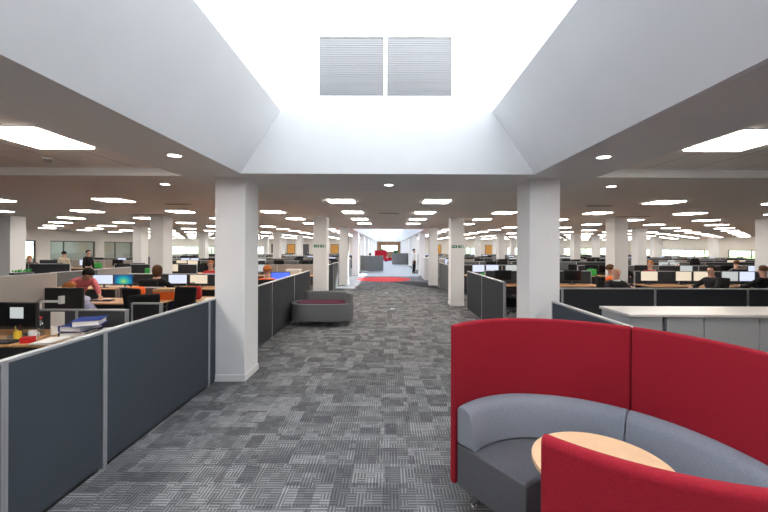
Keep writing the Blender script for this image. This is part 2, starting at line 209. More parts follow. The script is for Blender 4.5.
# ------------------------------------------------------------------ mesh helpers
def tf(pts, mtx): return [mtx @ Vector(p) for p in pts]
class MB:
    def __init__(self): self.bm = bmesh.new()
    def box(self, x0, x1, y0, y1, z0, z1, mtx=None):
        m = Matrix.Translation(((x0 + x1) / 2, (y0 + y1) / 2, (z0 + z1) / 2)) @ Matrix.Diagonal((x1 - x0, y1 - y0, z1 - z0, 1))
        bmesh.ops.create_cube(self.bm, size=1, matrix=(mtx @ m) if mtx else m); return self
    def quad(self, *pts):
        self.bm.faces.new([self.bm.verts.new(p) for p in pts]); return self
    def hexa(self, b, t):
        """b, t: 4 bottom and 4 top points, same winding"""
        vb = [self.bm.verts.new(p) for p in b]; vt = [self.bm.verts.new(p) for p in t]; F = self.bm.faces.new
        F(vb[::-1]); F(vt)
        for i in range(4): j = (i + 1) % 4; F((vb[i], vb[j], vt[j], vt[i]))
        return self
    def cyl(self, a, b, r, n=12, r2=None):
        a = Vector(a); b = Vector(b); d = b - a
        q = d.to_track_quat('Z', 'Y').to_matrix().to_4x4()
        bmesh.ops.create_cone(self.bm, cap_ends=True, segments=n, radius1=r, radius2=r if r2 is None else r2, depth=d.length, matrix=Matrix.Translation((a + b) / 2) @ q); return self
    def sph(self, c, r, n=12, s=(1, 1, 1)):
        bmesh.ops.create_uvsphere(self.bm, u_segments=n, v_segments=max(6, n // 2 + 1), radius=r, matrix=Matrix.Translation(c) @ Matrix.Diagonal((*s, 1))); return self
    def arc(self, prof, a0, a1, n, cx=0, cy=0, caps=True):
        """sweep a closed (r, z) profile about (cx, cy) from a0 to a1 (degrees)"""
        rings = []
        for i in range(n + 1):
            a = R(a0 + (a1 - a0) * i / n)
            rings.append([self.bm.verts.new((cx + r * math.cos(a), cy + r * math.sin(a), z)) for r, z in prof])
        k = len(prof)
        full = abs(abs(a1 - a0) - 360) < 1e-6
        for i in range(n):
            for j in range(k):
                self.bm.faces.new((rings[i][j], rings[i + 1][j], rings[i + 1][(j + 1) % k], rings[i][(j + 1) % k]))
        if full: bmesh.ops.remove_doubles(self.bm, verts=self.bm.verts, dist=1e-5)
        elif caps:
            self.bm.faces.new(rings[0]); self.bm.faces.new(rings[-1][::-1])
        bmesh.ops.recalc_face_normals(self.bm, faces=self.bm.faces); return self
    def prism(self, pts, z0, z1):
        vb = [self.bm.verts.new((x, y, z0)) for x, y in pts]; vt = [self.bm.verts.new((x, y, z1)) for x, y in pts]; F = self.bm.faces.new; n = len(pts)
        F(vb[::-1]); F(vt)
        for i in range(n): j = (i + 1) % n; F((vb[i], vb[j], vt[j], vt[i]))
        bmesh.ops.recalc_face_normals(self.bm, faces=self.bm.faces); return self
    def obj(self, name, m, parent=None, bev=0, seg=2, smooth=False, loc=None):
        me = bpy.data.meshes.new(name); self.bm.to_mesh(me); self.bm.free()
        o = bpy.data.objects.new(name, me); C.objects.link(o); me.materials.append(M[m] if isinstance(m, str) else m)
        if parent: o.parent = parent
        if loc: o.location = loc
        if bev:
            b = o.modifiers.new('bevel', 'BEVEL'); b.width = bev; b.segments = seg; b.limit_method = 'ANGLE'; b.angle_limit = R(40)
        if smooth:
            for p in me.polygons: p.use_smooth = True
            try: me.set_sharp_from_angle(angle=R(38))
            except Exception: pass
        return o
def struct(name, mb, m, parent=None, **k):
    o = mb.obj(name, m, parent, **k)
    if parent is None: o['kind'] = 'structure'
    return o
def thing(name, label, cat, loc=(0, 0, 0), rz=0, group=None):
    o = bpy.data.objects.new(name, None); C.objects.link(o); o.empty_display_size = .1
    o.location = loc; o.rotation_euler = (0, 0, rz); o['label'] = label; o['category'] = cat
    if group: o['group'] = group
    return o
def tag(o, label, cat, group=None):
    o['label'] = label; o['category'] = cat
    if group: o['group'] = group
    return o
KIDS = {}
def kids(o):
    if o.name not in KIDS: KIDS[o.name] = [c for c in C.objects if c.parent == o]
    return KIDS[o.name]
def dup(src, loc, rz, label, cat=None, group=None, swap=None):
    """copy a prototype with its parts and their sub-parts"""
    r = src.copy(); C.objects.link(r); r.location = loc; r.rotation_euler = (0, 0, rz); r['label'] = label
    if group: r['group'] = group
    elif 'group' in r: del r['group']
    new = []
    for ch in kids(src):
        c = ch.copy(); C.objects.link(c); c.parent = r; new.append(c)
        for g in kids(ch):
            d = g.copy(); C.objects.link(d); d.parent = c; new.append(d)
    if swap: do_swap(r, new, swap)
    return r
def do_swap(r, parts, swap):
    for c in parts:
        base = c.name.split('.')[0]
        if base in swap:
            s = c.material_slots[0]; s.link = 'OBJECT'; s.material = M[swap[base]]
ORD = ['nearest', 'second', 'third', 'fourth', 'fifth', 'sixth', 'seventh', 'eighth', 'ninth', 'tenth', 'eleventh', 'twelfth',
       'thirteenth', 'fourteenth', 'fifteenth', 'sixteenth', 'seventeenth', 'eighteenth', 'nineteenth', 'twentieth']
EMB = [0]

# ------------------------------------------------------------------ setting
Zc, Zn, Zt = CAM_H + .92, CAM_H + 1.02, CAM_H + 1.72      # ceiling, near tile ceiling, top of rooflight upstand
OX, TX = 1.87, 1.37                                       # rooflight opening, half widths below and above
struct('floor', MB().box(-34, 34, -5, 70, -.12, 0), 'carpet')
g_ = struct('ground_outside', MB().box(-120, 160, -60, 170, -.5, -.14), 'grass')
# ceiling with two long rooflight openings
cb = MB()
T = .08
for s in (-1, 1):
    x0, x1 = sorted((s * 2.7, s * 34)); cb.box(x0, x1, 6.16, 45.2, Zc, Zc + T)
    x0, x1 = sorted((s * 1.87, s * 2.7)); cb.box(x0, x1, 19.2, 66.2, Zc, Zc + T)
    x0, x1 = sorted((s * 2.7, s * 34)); cb.box(x0, x1, 4.9, 6.16, Zc, Zc + T)
    x0, x1 = sorted((s * 0, s * 2.7)); cb.box(x0, x1, 6.16, 19.2, Zc, Zc + T)
cb.box(-1.87, 1.87, 63, 66.2, Zc, Zc + T)
struct('ceiling', cb, 'ceil')
cb = MB()
cb.box(-2.7, 2.7, 4.73, 6.16, Zc, Zc + T)
for s in (-1, 1):
    x0, x1 = sorted((s * 1.87, s * 2.7)); cb.box(x0, x1, -4, 4.73, Zc, Zc + T)
    x0, x1 = sorted((s * 2.7, s * 2.74)); cb.box(x0, x1, -4, 4.88, Zc + .01, Zn + T)
cb.box(-1.87, 1.87, -4, -2.5, Zc, Zc + T)
struct('ceiling_border', cb, 'soffit')
tb = MB().box(-34, -2.7, 4.88, 4.9, Zc - .002, Zn + T).box(2.7, 34, 4.88, 4.9, Zc - .002, Zn + T)
struct('trim_1', tb, 'skirt')
cb = MB()
for s in (-1, 1):
    x0, x1 = sorted((s * 2.74, s * 34)); cb.box(x0, x1, -4, 4.88, Zn, Zn + T)
struct('ceiling_near_bay', cb, 'ceil_near')
# rooflight upstands
def upstand(name, y0, y1, oxr=OX, txr=TX):
    b = MB(); t = .08
    for s, OX_, TX_ in ((-1, OX, TX), (1, oxr, txr)):
        b.hexa([(s * OX_, y0, Zc + .001), (s * OX_, y1, Zc + .001), (s * (OX_ + t), y1, Zc + .001), (s * (OX_ + t), y0, Zc + .001)],
               [(s * TX_, y0, Zt), (s * TX_, y1, Zt), (s * (TX_ + t), y1, Zt), (s * (TX_ + t), y0, Zt)])
    for (a, c) in ((y0 - .08, y0), (y1, y1 + .08)):
        b.hexa([(-OX - .08, a, Zc + .001), (oxr + .08, a, Zc + .001), (oxr + .08, c, Zc + .001), (-OX - .08, c, Zc + .001)],
               [(-TX - .08, a, Zt), (txr + .08, a, Zt), (txr + .08, c, Zt), (-TX - .08, c, Zt)])
    bmesh.ops.recalc_face_normals(b.bm, faces=b.bm.faces)
    return struct(name, b, 'plaster')
upstand('wall_rooflight_near', -2.5, 4.727, 1.832, 1.30)
upstand('wall_rooflight_far', 19.203, 62.997)
# near lantern of opal glazing, with two louvred vents in its end
lz = CAM_H + 3.45
lb = MB().box(-TX - .04, TX + .04, -2.5, 4.77, lz, lz + .02).box(-TX - .04, TX + .04, 4.74, 4.76, Zt, lz).box(-TX - .04, TX + .04, -2.52, -2.5, Zt, lz)
lb.box(-TX - .04, -TX - .02, -2.5, 4.74, Zt, lz).box(TX + .02, TX + .04, -2.5, 4.74, Zt, lz)
struct('window_1', lb, 'opal')
# far rooflight: glass tinted to dim the daylight, with glazing bars
w2 = struct('window_2', MB().box(-TX - .06, TX + .06, 19.12, 63.08, Zt + .03, Zt + .04), 'tinted')
fb = MB()
for i in range(23): fb.box(-TX - .06, TX + .06, 19.2 + i * 2 - .02, 19.2 + i * 2 + .02, Zt, Zt + .06)
fb.obj('window_frame', 'skirt', w2)

def vent(xc, label):
    t = thing('louvre_vent', label, 'vent', (xc, 4.73, CAM_H + 2.265))
    W, H = .83, .77
    f = MB()
    f.box(-W / 2, W / 2, -.03, .0, H / 2 - .015, H / 2).box(-W / 2, W / 2, -.03, .0, -H / 2, -H / 2 + .015)
    f.box(-W / 2, -W / 2 + .015, -.03, .0, -H / 2, H / 2).box(W / 2 - .015, W / 2, -.03, .0, -H / 2, H / 2)
    f.obj('frame', 'skirt', t)
    s = MB(); n = 26
    for i in range(n):
        z = -H / 2 + .02 + (H - .04) * (i + .5) / n
        m = Matrix.Translation((0, -.013, z)) @ Matrix.Rotation(R(62), 4, 'X')
        s.box(-W / 2 + .012, W / 2 - .012, -.018, .018, -.0015, .0015, m)
    o = s.obj('slats', 'louvre', t); o['kind'] = 'stuff'
    return t
vent(-.475, 'grey louvred vent panel on the left in the rooflight end wall')
vent(.375, 'grey louvred vent panel on the right in the rooflight end wall')

# columns
def column_at(x, y, lab):
    t = thing('column', lab, 'column', (x, y, 0))
    MB().box(-.2, .2, 0, .5, 0, Zc + .002).obj('shaft', 'column', t)
    MB().box(-.212, .212, -.012, .512, 0, .09).obj('skirting', 'skirt', t, bev=.004)
    return t
colx = {'L': [-2.115, -7.12, -11.81, -16.5], 'R': [2.115, 7.14, 11.92, 16.6, 21.3, 26.0]}
CY = [5.0] + [11.5 + 6.1 * k for k in range(9)]
for sd in 'LR':
    for i, x in enumerate(colx[sd]):
        for k in range(10):
            y = CY[k]
            if i and y > 44: continue
            if abs(x) / y * 375 > 420: continue
            if i > 2 and sd == 'L' and k < 5: continue
            if i > 2 and sd == 'R' and k < 4: continue
            if 'col:%s%d%d' % (sd, i, k) in SKIP: continue
            side = 'left' if sd == 'L' else 'right'
            if i == 0: lab = ['big white square column nearest the camera on the %s of the aisle', 'white column with green exit signs on the %s of the aisle', 'third white column back along the %s of the aisle', 'fourth white column back along the %s of the aisle at the red carpet circle'][k] % side if k < 4 else '%s white column back along the %s edge of the bright corridor' % (ORD[k], side)
            else: lab = 'white column in the %s office, %s line out from the aisle, %s row back' % (side, ORD[i], ORD[k])
            o = column_at(x - (.035 if sd == 'R' and not i and not k else 0), y, lab); o['key'] = 'col:%s%d%d' % (sd, i, k)

# outer walls
def wall_with_holes(name, axis, pos, a0, a1, holes, m='wall', th=.15, zt=None):
    """axis 'x': wall plane at x=pos running along y; 'y': plane at y=pos running along x. holes: (a, b, z0, z1)"""
    zt = zt or Zc
    b = MB(); holes = sorted(holes); cur = a0
    def bx(p, q, z0, z1):
        if q - p < 1e-4 or z1 - z0 < 1e-4: return
        if axis == 'x': b.box(pos - th / 2, pos + th / 2, p, q, z0, z1)
        else: b.box(p, q, pos - th / 2, pos + th / 2, z0, z1)
    for (p, q, z0, z1) in holes:
        bx(cur, p, 0, zt); bx(p, q, 0, z0); bx(p, q, z1, zt); cur = q
    bx(cur, a1, 0, zt)
    return struct(name, b, m)
WN = [2]
def window(axis, pos, a, b_, z0, z1, bars, th=.05, blind=0, bar_m='frame'):
    WN[0] += 1
    n = 'window_%d' % WN[0]
    def bb(mb, p, q, u, v, t):
        if axis == 'x': mb.box(pos - t, pos + t, p, q, u, v)
        else: mb.box(p, q, pos - t, pos + t, u, v)
    g = MB(); bb(g, a, b_, z0, z1, .004); g = struct(n, g, 'glass')
    f = MB(); e = .06
    bb(f, a, b_, z0, z0 + e, .03); bb(f, a, b_, z1 - e, z1, .03); bb(f, a, a + e, z0, z1, .03); bb(f, b_ - e, b_, z0, z1, .03)
    for t in bars: c = a + (b_ - a) * t; bb(f, c - e / 2, c + e / 2, z0, z1, .03)
    f.obj('window_frame', bar_m, g)
    return g
# left inner wall x=-20 with glazed meeting rooms behind
LH = [(20.2, 21.3, 0.02, 2.1), (22.2, 25.6, .02, 2.1), (26.4, 30.2, .02, 2.1)]
wall_with_holes('wall_left', 'x', -20.1, -4, 31, LH)
window('x', -20.1, 20.2, 21.3, .02, 2.1, [])
window('x', -20.1, 22.2, 25.6, .02, 2.1, [.29])
window('x', -20.1, 26.4, 30.2, .02, 2.1, [.3, .75])
# meeting room outer wall with windows, far left
wall_with_holes('wall_left_outer', 'x', -29, 14, 45, [(18, 22.5, .7, 2.2), (27, 31.5, .7, 2.2), (33, 43, .7, 1.8)])
window('x', -29, 18, 22.5, .7, 2.2, [.5]); window('x', -29, 27, 31.5, .7, 2.2, [.5]); window('x', -29, 33, 43, .7, 1.8, [.2, .4, .6, .8])
wall_with_holes('wall_left_room_end', 'y', 14, -29, -20.1, [])
wall_with_holes('wall_left_return', 'y', 31, -29, -20.1, [])
# right wall with strip windows
RH = [(27.5, 29.2, .62, 1.66), (33.7, 38.8, .62, 1.66), (39.8, 42.5, .62, 1.66)]
rw = [(20.5, 26.5, .62, 1.66), (28.4, 32.3, .62, 1.66), (33.4, 40.6, .62, 1.66), (41.3, 42.6, .62, 1.66)]
rw = [(22.6, 29.1, .62, 1.66), (31.0, 33.3, .62, 1.66), (33.3, 38.6, .62, 1.66), (41.4, 44.0, .62, 1.66)]
rw = [(24.0, 28.0, .62, 1.66), (29.3, 32.0, .62, 1.66), (33.4, 40.6, .62, 1.66), (41.6, 44.2, .62, 1.66)]
wall_with_holes('wall_right', 'x', 29, -4, 45, rw)
for (a, b_, z0, z1), bars in zip(rw, ([.35, .7], [.25], [.14, .3, .46, .72], [.5])): window('x', 29, a, b_, z0, z1, bars)
# far wall with corridor opening
fl = [(-26, -22.5, .82, 1.8), (-21.8, -19.5, .82, 1.8), (-16.4, -14.4, .8, 1.8)]
fr = [(8.0, 10.4, .82, 1.8), (14.2, 17.5, .82, 1.8), (19.2, 21.8, .82, 1.8), (22.8, 26.3, .82, 1.8)]
wall_with_holes('wall_back_left', 'y', 45, -29, -2.4, fl)
wall_with_holes('wall_back_right', 'y', 45, 2.4, 29, fr)
for a, b_, z0, z1 in fl: window('y', 45, a, b_, z0, z1, [.25, .5, .75])
for a, b_, z0, z1 in fr: window('y', 45, a, b_, z0, z1, [.25, .5, .75])
wall_with_holes('wall_corridor_left', 'x', -2.4, 45, 66.1, [])
wall_with_holes('wall_corridor_right', 'x', 2.4, 45, 66.1, [])
wall_with_holes('wall_behind', 'y', -4, -34, 34, [])
wall_with_holes('wall_end', 'y', 66.1, -2.5, 2.5, [(-1.3, 1.55, 1.0, 2.15)], 'timber')
window('y', 66.1, -1.3, 1.55, 1.0, 2.15, [.5], bar_m='timber')
DN = [0]
def far_door(x, wdt, h=2.05, m='doorwood'):
    DN[0] += 1
    d = struct('door_%d' % DN[0], MB().box(x, x + wdt, 44.86, 44.92, .01, h), m)
    MB().box(x + wdt - .12, x + wdt - .05, 44.82, 44.86, .95, 1.1).obj('door_handle', 'alu', d)
    MB().box(x - .06, x, 44.85, 44.92, 0, h + .06).box(x + wdt, x + wdt + .06, 44.85, 44.92, 0, h + .06).box(x, x + wdt, 44.85, 44.92, h + .001, h + .06).obj('door_frame', 'frame', d)
for x, wd, mm in ((-14.0, 1.5, 'dgrey'), (-12.1, .85, 'doorwood'), (-10.4, .8, 'dgrey'), (-6.9, .85, 'doorwood'), (-3.9, .7, 'doorwood'), (11.6, .9, 'doorwood'), (5.4, .85, 'doorwood')): far_door(x, wd, 2.05, mm)
# carpet inlays in the corridor
tag(MB().cyl((-.25, 20.9, .0005), (-.25, 20.9, .006), 1.5, 64).obj('round_carpet', 'redcarpet'), 'round red carpet inlay on the corridor floor', 'carpet')
struct('floor_corridor', MB().box(-1.9, 1.9, 23.0, 66, .0003, .002), 'palecarpet')
struct('floor_dark_inlay', MB().prism([(.0, 19.4), (1.2, 19.6), (2.1, 18.9), (2.25, 16.2), (1.4, 17.1)], .0005, .004), 'darkcarpet')

# trees outside the strip windows
def tree(x, y, r, h, label, group=None):
    t = thing('tree', label, 'tree', (x, y, -.14), 0, group)
    MB().cyl((0, 0, 0), (0, 0, h * .6), .18, 10, .1).obj('trunk', 'bark', t)
    b = MB(); rr = random.Random(int(x * 31 + y))
    for i in range(14):
        a = rr.uniform(0, 2 * PI); q = rr.uniform(0, r * .75)
        b.sph((q * math.cos(a), q * math.sin(a), h * rr.uniform(.3, .9)), r * rr.uniform(.35, .6), 10)
    o = b.obj('crown', 'tree', t, smooth=True)
tk = 0
for (x, y, where) in ((42, 30, 'right'), (44, 37, 'right'), (43, 44, 'right'), (46, 52, 'right'), (32, 62, 'back right'), (26, 64, 'back right'), (13, 66, 'back right'), (-24, 60, 'back left'), (-17, 63, 'back left'), (-30, 62, 'back left')):
    tk += 1
    pl = {'right': ['opposite the near end', 'opposite the middle', 'opposite the far end', 'past the far end'], 'back right': ['nearest the right corner', 'second from the right corner', 'nearest the corridor'], 'back left': ['at the middle pane', 'nearest the corridor', 'nearest the left corner']}[where]
    tree(x, y, 3.2, 5, 'green sunlit tree outside the %s windows, %s' % (where, pl[{'right': 0, 'back right': 4, 'back left': 7}[where] * -1 + tk - 1]))

# ------------------------------------------------------------------ ceiling fittings
def light_proto():
    t = thing('ceiling_light', 'x', 'ceiling light')
    f = MB(); h = .27
    f.box(-h, h, -h, -h + .02, -.006, .002).box(-h, h, h - .02, h, -.006, .002).box(-h, -h + .02, -h, h, -.006, .002).box(h - .02, h, -h, h, -.006, .002)
    f.obj('frame', 'skirt', t)
    MB().box(-.25, .25, -.25, .25, -.018, -.001).obj('diffuser', 'lamp', t)
    return t
LP = light_proto()
cols_x = [.95, 3.05, 5.5, 7.95, 10.4, 12.85, 15.3, 17.75, 20.3, 22.75, 25.2, 27.6]
for sd, s in (('left', -1), ('right', 1)):
    for k in range(16):
        y = 7.5 + 2.4 * k
        n = 0
        for i, x in enumerate(cols_x):
            if i == 0 and k > 4: continue
            if i == 0 and k == 4: continue
            if s < 0 and x > 19 and y < 31.5: continue
            if x / y * 375 > 405: continue
            key = 'light:%s%d:%d' % (sd, k, i)
            if key in SKIP: continue
            if i == 0: lab = 'square ceiling light over the aisle, %s side, %s row' % (sd, ORD[k])
            else: lab = 'square ceiling light in the %s office, %s line out from the aisle, %s row back' % (sd, ORD[i - 1], ORD[k])
            o = dup(LP, (s * x, y, Zc), 0, lab); o['key'] = key
    for y, w_ in ((3.55, 'large bright square ceiling light in the raised bay just inside the %s edge of view'), (1.15, 'square ceiling light in the %s raised bay beside the camera'), (-1.25, 'square ceiling light in the %s raised bay behind the camera')):
        o = dup(LP, (s * 3.33, y, Zn), 0, w_ % sd)
        o.scale = (1.14, 1.3, 1)
for i, (x, y) in enumerate(((-22.5, 20), (-22.5, 24), (-22.5, 28), (-26, 24), (-26, 28), (-24.5, 22), (-24.5, 26))):  # unseen light panels added to brighten the glazed meeting rooms
    o = dup(LP, (x, y, Zc), 0, 'added fill light panel inside the glazed meeting rooms at left, %s one' % ['nearest', 'middle', 'farthest', 'outer', 'far outer', 'near inner', 'far inner'][i])
def downlight(x, y, lab):
    t = thing('downlight', lab, 'downlight', (x, y, Zc))
    MB().arc([(.062, -.006), (.078, -.006), (.078, .001), (.062, .001)], 0, 360, 24).obj('rim', 'skirt', t)
    MB().cyl((0, 0, -.004), (0, 0, -.001), .062, 24).obj('lens', 'downlamp', t)
downlight(-2.17, 3.79, 'round downlight in the left soffit beside the rooflight, nearer one')
downlight(2.17, 3.79, 'round downlight in the right soffit beside the rooflight, nearer one')
downlight(-3.32, 5.56, 'small round downlight above and left of the near left column')
downlight(3.32, 5.6, 'small round downlight above and right of the near right column')
downlight(0, 5.55, 'small round downlight in the middle of the aisle soffit')
def slot(x, y, lab, wd=.55):
    t = thing('air_diffuser', lab, 'air diffuser', (x, y, Zc))
    MB().box(-wd / 2, wd / 2, -.06, .06, -.006, .001).obj('plate', 'greyp', t)
    b = MB()
    for k in (-.03, 0, .03): b.box(-wd / 2 + .02, wd / 2 - .02, k - .008, k + .008, -.008, -.0062)
    b.obj('slots', 'steeld', t)
slot(0, 10.2, 'dark slot air diffuser in the ceiling over the middle of the aisle')
slot(-4.6, 8.2, 'dark slot air diffuser in the left office ceiling'); slot(4.6, 8.2, 'dark slot air diffuser in the right office ceiling')
slot(-7.0, 10.9, 'slot air diffuser before the wide column of the left office', 1.0); slot(7.1, 10.9, 'slot air diffuser before the wide column of the right office', 1.0)
t = thing('smoke_detector', 'white round smoke detector on the near left ceiling', 'smoke detector', (-3.96, 4.35, Zn))
MB().cyl((0, 0, -.02), (0, 0, 0), .05, 20).obj('base', 'skirt', t)
MB().cyl((0, 0, -.045), (0, 0, -.02), .032, 20, .042).obj('head', 'greyp', t)

# exit signs on the second columns
def exit_sign(x, y, z, lab, kind):
    t = thing('exit_sign', lab, 'exit sign', (x, y, z))
    MB().box(-.085, .085, -.006, 0, -.042, .042).obj('plate', 'green_sign', t, bev=.002)
    p = MB()
    if kind == 'man':      # running figure through a doorway
        p.box(.03, .07, -.008, -.006, -.034, .034)
        p.sph((-.005, -.007, .024), .008, 8, (1, .2, 1))
        for a, b_ in (((-.008, .015), (-.022, -.006)), ((-.022, -.006), (-.002, -.018)), ((-.002, -.018), (-.006, -.034)), ((-.022, -.006), (-.045, -.02)), ((-.01, .012), (.014, .002)), ((-.01, .012), (-.034, .010))):
            p.cyl((a[0], -.007, a[1]), (b_[0], -.007, b_[1]), .0045, 6)
    else:                  # arrow
        p.box(-.06, .02, -.008, -.006, -.006, .006)
        p.hexa([(.02, -.008, -.022), (.055, -.008, 0), (.055, -.008, 0.001), (.02, -.008, .022)], [(.02, -.006, -.022), (.055, -.006, 0), (.055, -.006, 0.001), (.02, -.006, .022)])
    p.obj('pictogram', 'skirt', t)
for cx_, sd in ((-2.115, 'left'), (2.115, 'right')):
    exit_sign(cx_ - .098, 11.5, 1.82, 'green exit sign with white arrow on the %s aisle column' % sd, 'arrow')
    exit_sign(cx_ + .098, 11.5, 1.82, 'green exit sign with running figure on the %s aisle column' % sd, 'man')

# ------------------------------------------------------------------ partition screens
def screen(p0, p1, h, fab, lab, group=None, ends=(True, True), key=None, th=.05, postw=.035, z0=.03):
    if key and key in SKIP: return None
    p0 = Vector(p0); p1 = Vector(p1); d = p1 - p0; Ln = d.length
    t = thing('partition_screen', lab, 'partition', (p0.x, p0.y, 0), math.atan2(d.y, d.x), group)
    MB().box(postw / 2, Ln - postw / 2, -th / 2 + .004, th / 2 - .004, z0, h - .02).obj('fabric_panel', fab, t)
    MB().box(0, Ln, -th / 2, th / 2, h - .022, h).obj('top_rail', 'alu', t, bev=.004, seg=1)
    for e, px in zip(ends, (0, Ln)):
        if e: MB().box(px - postw / 2 if px else 0, px + postw / 2 if not px else Ln, -th / 2 - .002, th / 2 + .002, 0, h - .001).obj('post', 'alu', t)
    MB().box(.05, Ln - .05, -.012, .012, 0, z0).obj('foot_rail', 'black', t)
    if key: t['key'] = key
    return t
AX = 2.325
hA = 1.11
ys = [1.35, 2.25, 3.05, 4.82, 5.6]
labs = ['slate blue aisle partition panel cut by the bottom left corner', 'narrow slate blue aisle partition panel at the left edge of view', 'wide slate blue aisle partition panel ending at the near left column', 'sliver of slate blue partition between wide panel and near left column']
for i in range(4): screen((-AX, ys[i]), (-AX, ys[i + 1] - .002), hA, 'slate', labs[i], postw=.04)
ys = [5.65, 7.43, 9.17, 11.0]
labs = ['dark aisle partition panel just past the near left column', 'dark aisle partition panel behind the left end of the grey tub sofa', 'dark aisle partition panel meeting the left exit sign column']
for i in range(3): screen((-AX, ys[i]), (-AX, ys[i + 1] - .002), hA, 'charcoal', labs[i], postw=.025)
for i, (a, b_) in enumerate(((14.0, 15.6), (15.6, 17.2), (18.2, 20.4), (20.4, 22.8))):
    screen((-AX, a), (-AX, b_), hA, ['charcoal', 'midgrey', 'midgrey', 'charcoal'][i], ['dark', 'grey', 'grey', 'dark'][i] + ' partition panel on the left aisle edge, %s beyond the exit sign column' % ['first', 'second', 'third', 'fourth'][i])
ys = [7.5, 9.25, 11.0]
labs = ['dark partition panel with silver end post at the gap past the near right column', 'dark partition panel meeting the right exit sign column']
for i in range(2): screen((AX, ys[i]), (AX, ys[i + 1] - .002), hA, 'charcoal', labs[i], postw=.025)
for i, (a, b_) in enumerate(((11.8, 14.4), (14.4, 17.0))):
    screen((AX, a), (AX, b_), hA, 'midgrey', 'grey partition panel on the right aisle edge, %s past the exit sign column' % ['first', 'second'][i])
screen((2.14, 1.6), (2.14, 3.2), hA, 'slate', 'slate blue partition panel hidden mostly behind the red booth')
screen((2.14, 3.202), (2.14, 4.86), hA, 'slate', 'slate blue partition panel between red booth and near right column')
# near left cross screens
screen((-5.7, 4.86), (-4.02, 4.86), .98, 'charcoal', 'charcoal cross partition with a white sheet pinned on it behind the left edge monitor')
screen((-4.018, 4.86), (-3.38, 4.86), .98, 'charcoal', 'short charcoal cross partition between the blue binder and the silver framed one')
screen((-3.62, 5.3), (-3.2, 5.3), 1.0, 'black', 'narrow black partition with bright silver frame by the aisle', postw=.05)
# right: long cross screens
for i in range(5):
    a = 2.98 + i * 1.59
    screen((a, 6.45), (a + 1.588, 6.45), hA, 'charcoal', '%s charcoal panel of the long partition behind the grey cabinets' % ['leftmost', 'second', 'third', 'fourth', 'rightmost'][i])
screen((AX + .03, 6.45), (2.978, 6.45), hA, 'charcoal', 'short charcoal panel behind the near right column')
# light grey screens running back on the left
for i in range(3):
    a = 8.3 + i * 1.4
    screen((-8.75, a), (-8.6, a + 1.398), hA, 'lightgrey' if i != 1 else 'midgrey', '%s grey panel of the screen run beside the far left column' % ['nearest', 'middle', 'farthest'][i])
screen((-5.6, 7.8), (-4.7, 7.8), .95, 'midgrey', 'low grey partition in the middle of the left office desks')

# ------------------------------------------------------------------ office furniture prototypes
def monitor_proto():
    t = thing('monitor', 'x', 'monitor')
    MB().box(-.25, .25, -.018, .018, .10, .40).obj('casing', 'black', t, bev=.006)
    MB().box(-.235, .235, -.0195, -.0185, .118, .385).obj('screen', 'scr_off', t)
    MB().cyl((0, .03, .008), (0, .03, .26), .02, 10).box(-.04, .04, .015, .035, .2, .3).obj('neck', 'dgrey', t)
    MB().cyl((0, .02, 0), (0, .02, .012), .11, 20).obj('base', 'dgrey', t)
    return t
def desk_proto(wd=1.58, dp=.78):
    t = thing('desk', 'x', 'desk')
    MB().box(-wd / 2, wd / 2, -dp / 2, dp / 2, .705, .73).obj('worktop', 'oak', t, bev=.003, seg=1)
    for s in (-1, 1):
        MB().box(s * (wd / 2 - .06) - .02, s * (wd / 2 - .06) + .02, -dp / 2 + .05, dp / 2 - .05, 0, .04).box(s * (wd / 2 - .06) - .02, s * (wd / 2 - .06) + .02, -.03, .03, .04, .704).obj('leg', 'dgrey', t)
    MB().box(-wd / 2 + .1, wd / 2 - .1, -.01, .01, .35, .704).obj('modesty_panel', 'dgrey', t)
    return t
def chair_proto():
    t = thing('office_chair', 'x', 'chair')       # back of the chair is at -y (sitter faces +y)
    MB().box(-.24, .24, -.23, .24, .43, .51).obj('seat', 'blackfab', t, bev=.035, seg=3, smooth=True)
    b = MB(); m = Matrix.Translation((0, -.26, .78)) @ Matrix.Rotation(R(8), 4, 'X')
    b.box(-.22, .22, -.035, .035, -.26, .26, m).obj('backrest', 'blackfab', t, bev=.03, seg=3, smooth=True)
    MB().cyl((0, -.27, .44), (0, -.30, .62), .018, 8).obj('back_support', 'black', t)
    MB().cyl((0, 0, .1), (0, 0, .44), .025, 10).obj('gas_lift', 'black', t)
    b = MB(); c = MB()
    for k in range(5):
        a = 2 * PI * k / 5 + .3
        b.cyl((0, 0, .1), (.28 * math.cos(a), .28 * math.sin(a), .065), .022, 8, .014)
        c.sph((.28 * math.cos(a), .28 * math.sin(a), .03), .03, 8)
    b.obj('star_base', 'black', t); c.obj('castors', 'black', t)
    for s in (-1, 1):
        MB().box(s * .27 - .025, s * .27 + .025, -.12, .12, .66, .69).box(s * .27 - .012, s * .27 + .012, -.03, .03, .44, .66).obj('armrest', 'black', t)
    return t
def paper_proto():
    b = MB()
    rr = random.Random(3)
    for k in range(5):
        b.box(-.105, .105, -.148, .148, .002 + k * .004, .0055 + k * .004, Matrix.Translation((rr.uniform(-.01, .01), rr.uniform(-.01, .01), 0)) @ Matrix.Rotation(rr.uniform(-.12, .12), 4, 'Z'))
    o = b.obj('paper_stack', 'paper'); tag(o, 'x', 'paper'); return o
def box_proto():
    t = thing('storage_box', 'x', 'box')
    MB().box(-.19, .19, -.15, .15, 0, .2).obj('carton', 'tan', t, bev=.004, seg=1)
    MB().box(-.195, .195, -.155, .155, .16, .215).obj('lid', 'white', t, bev=.004, seg=1)
    return t
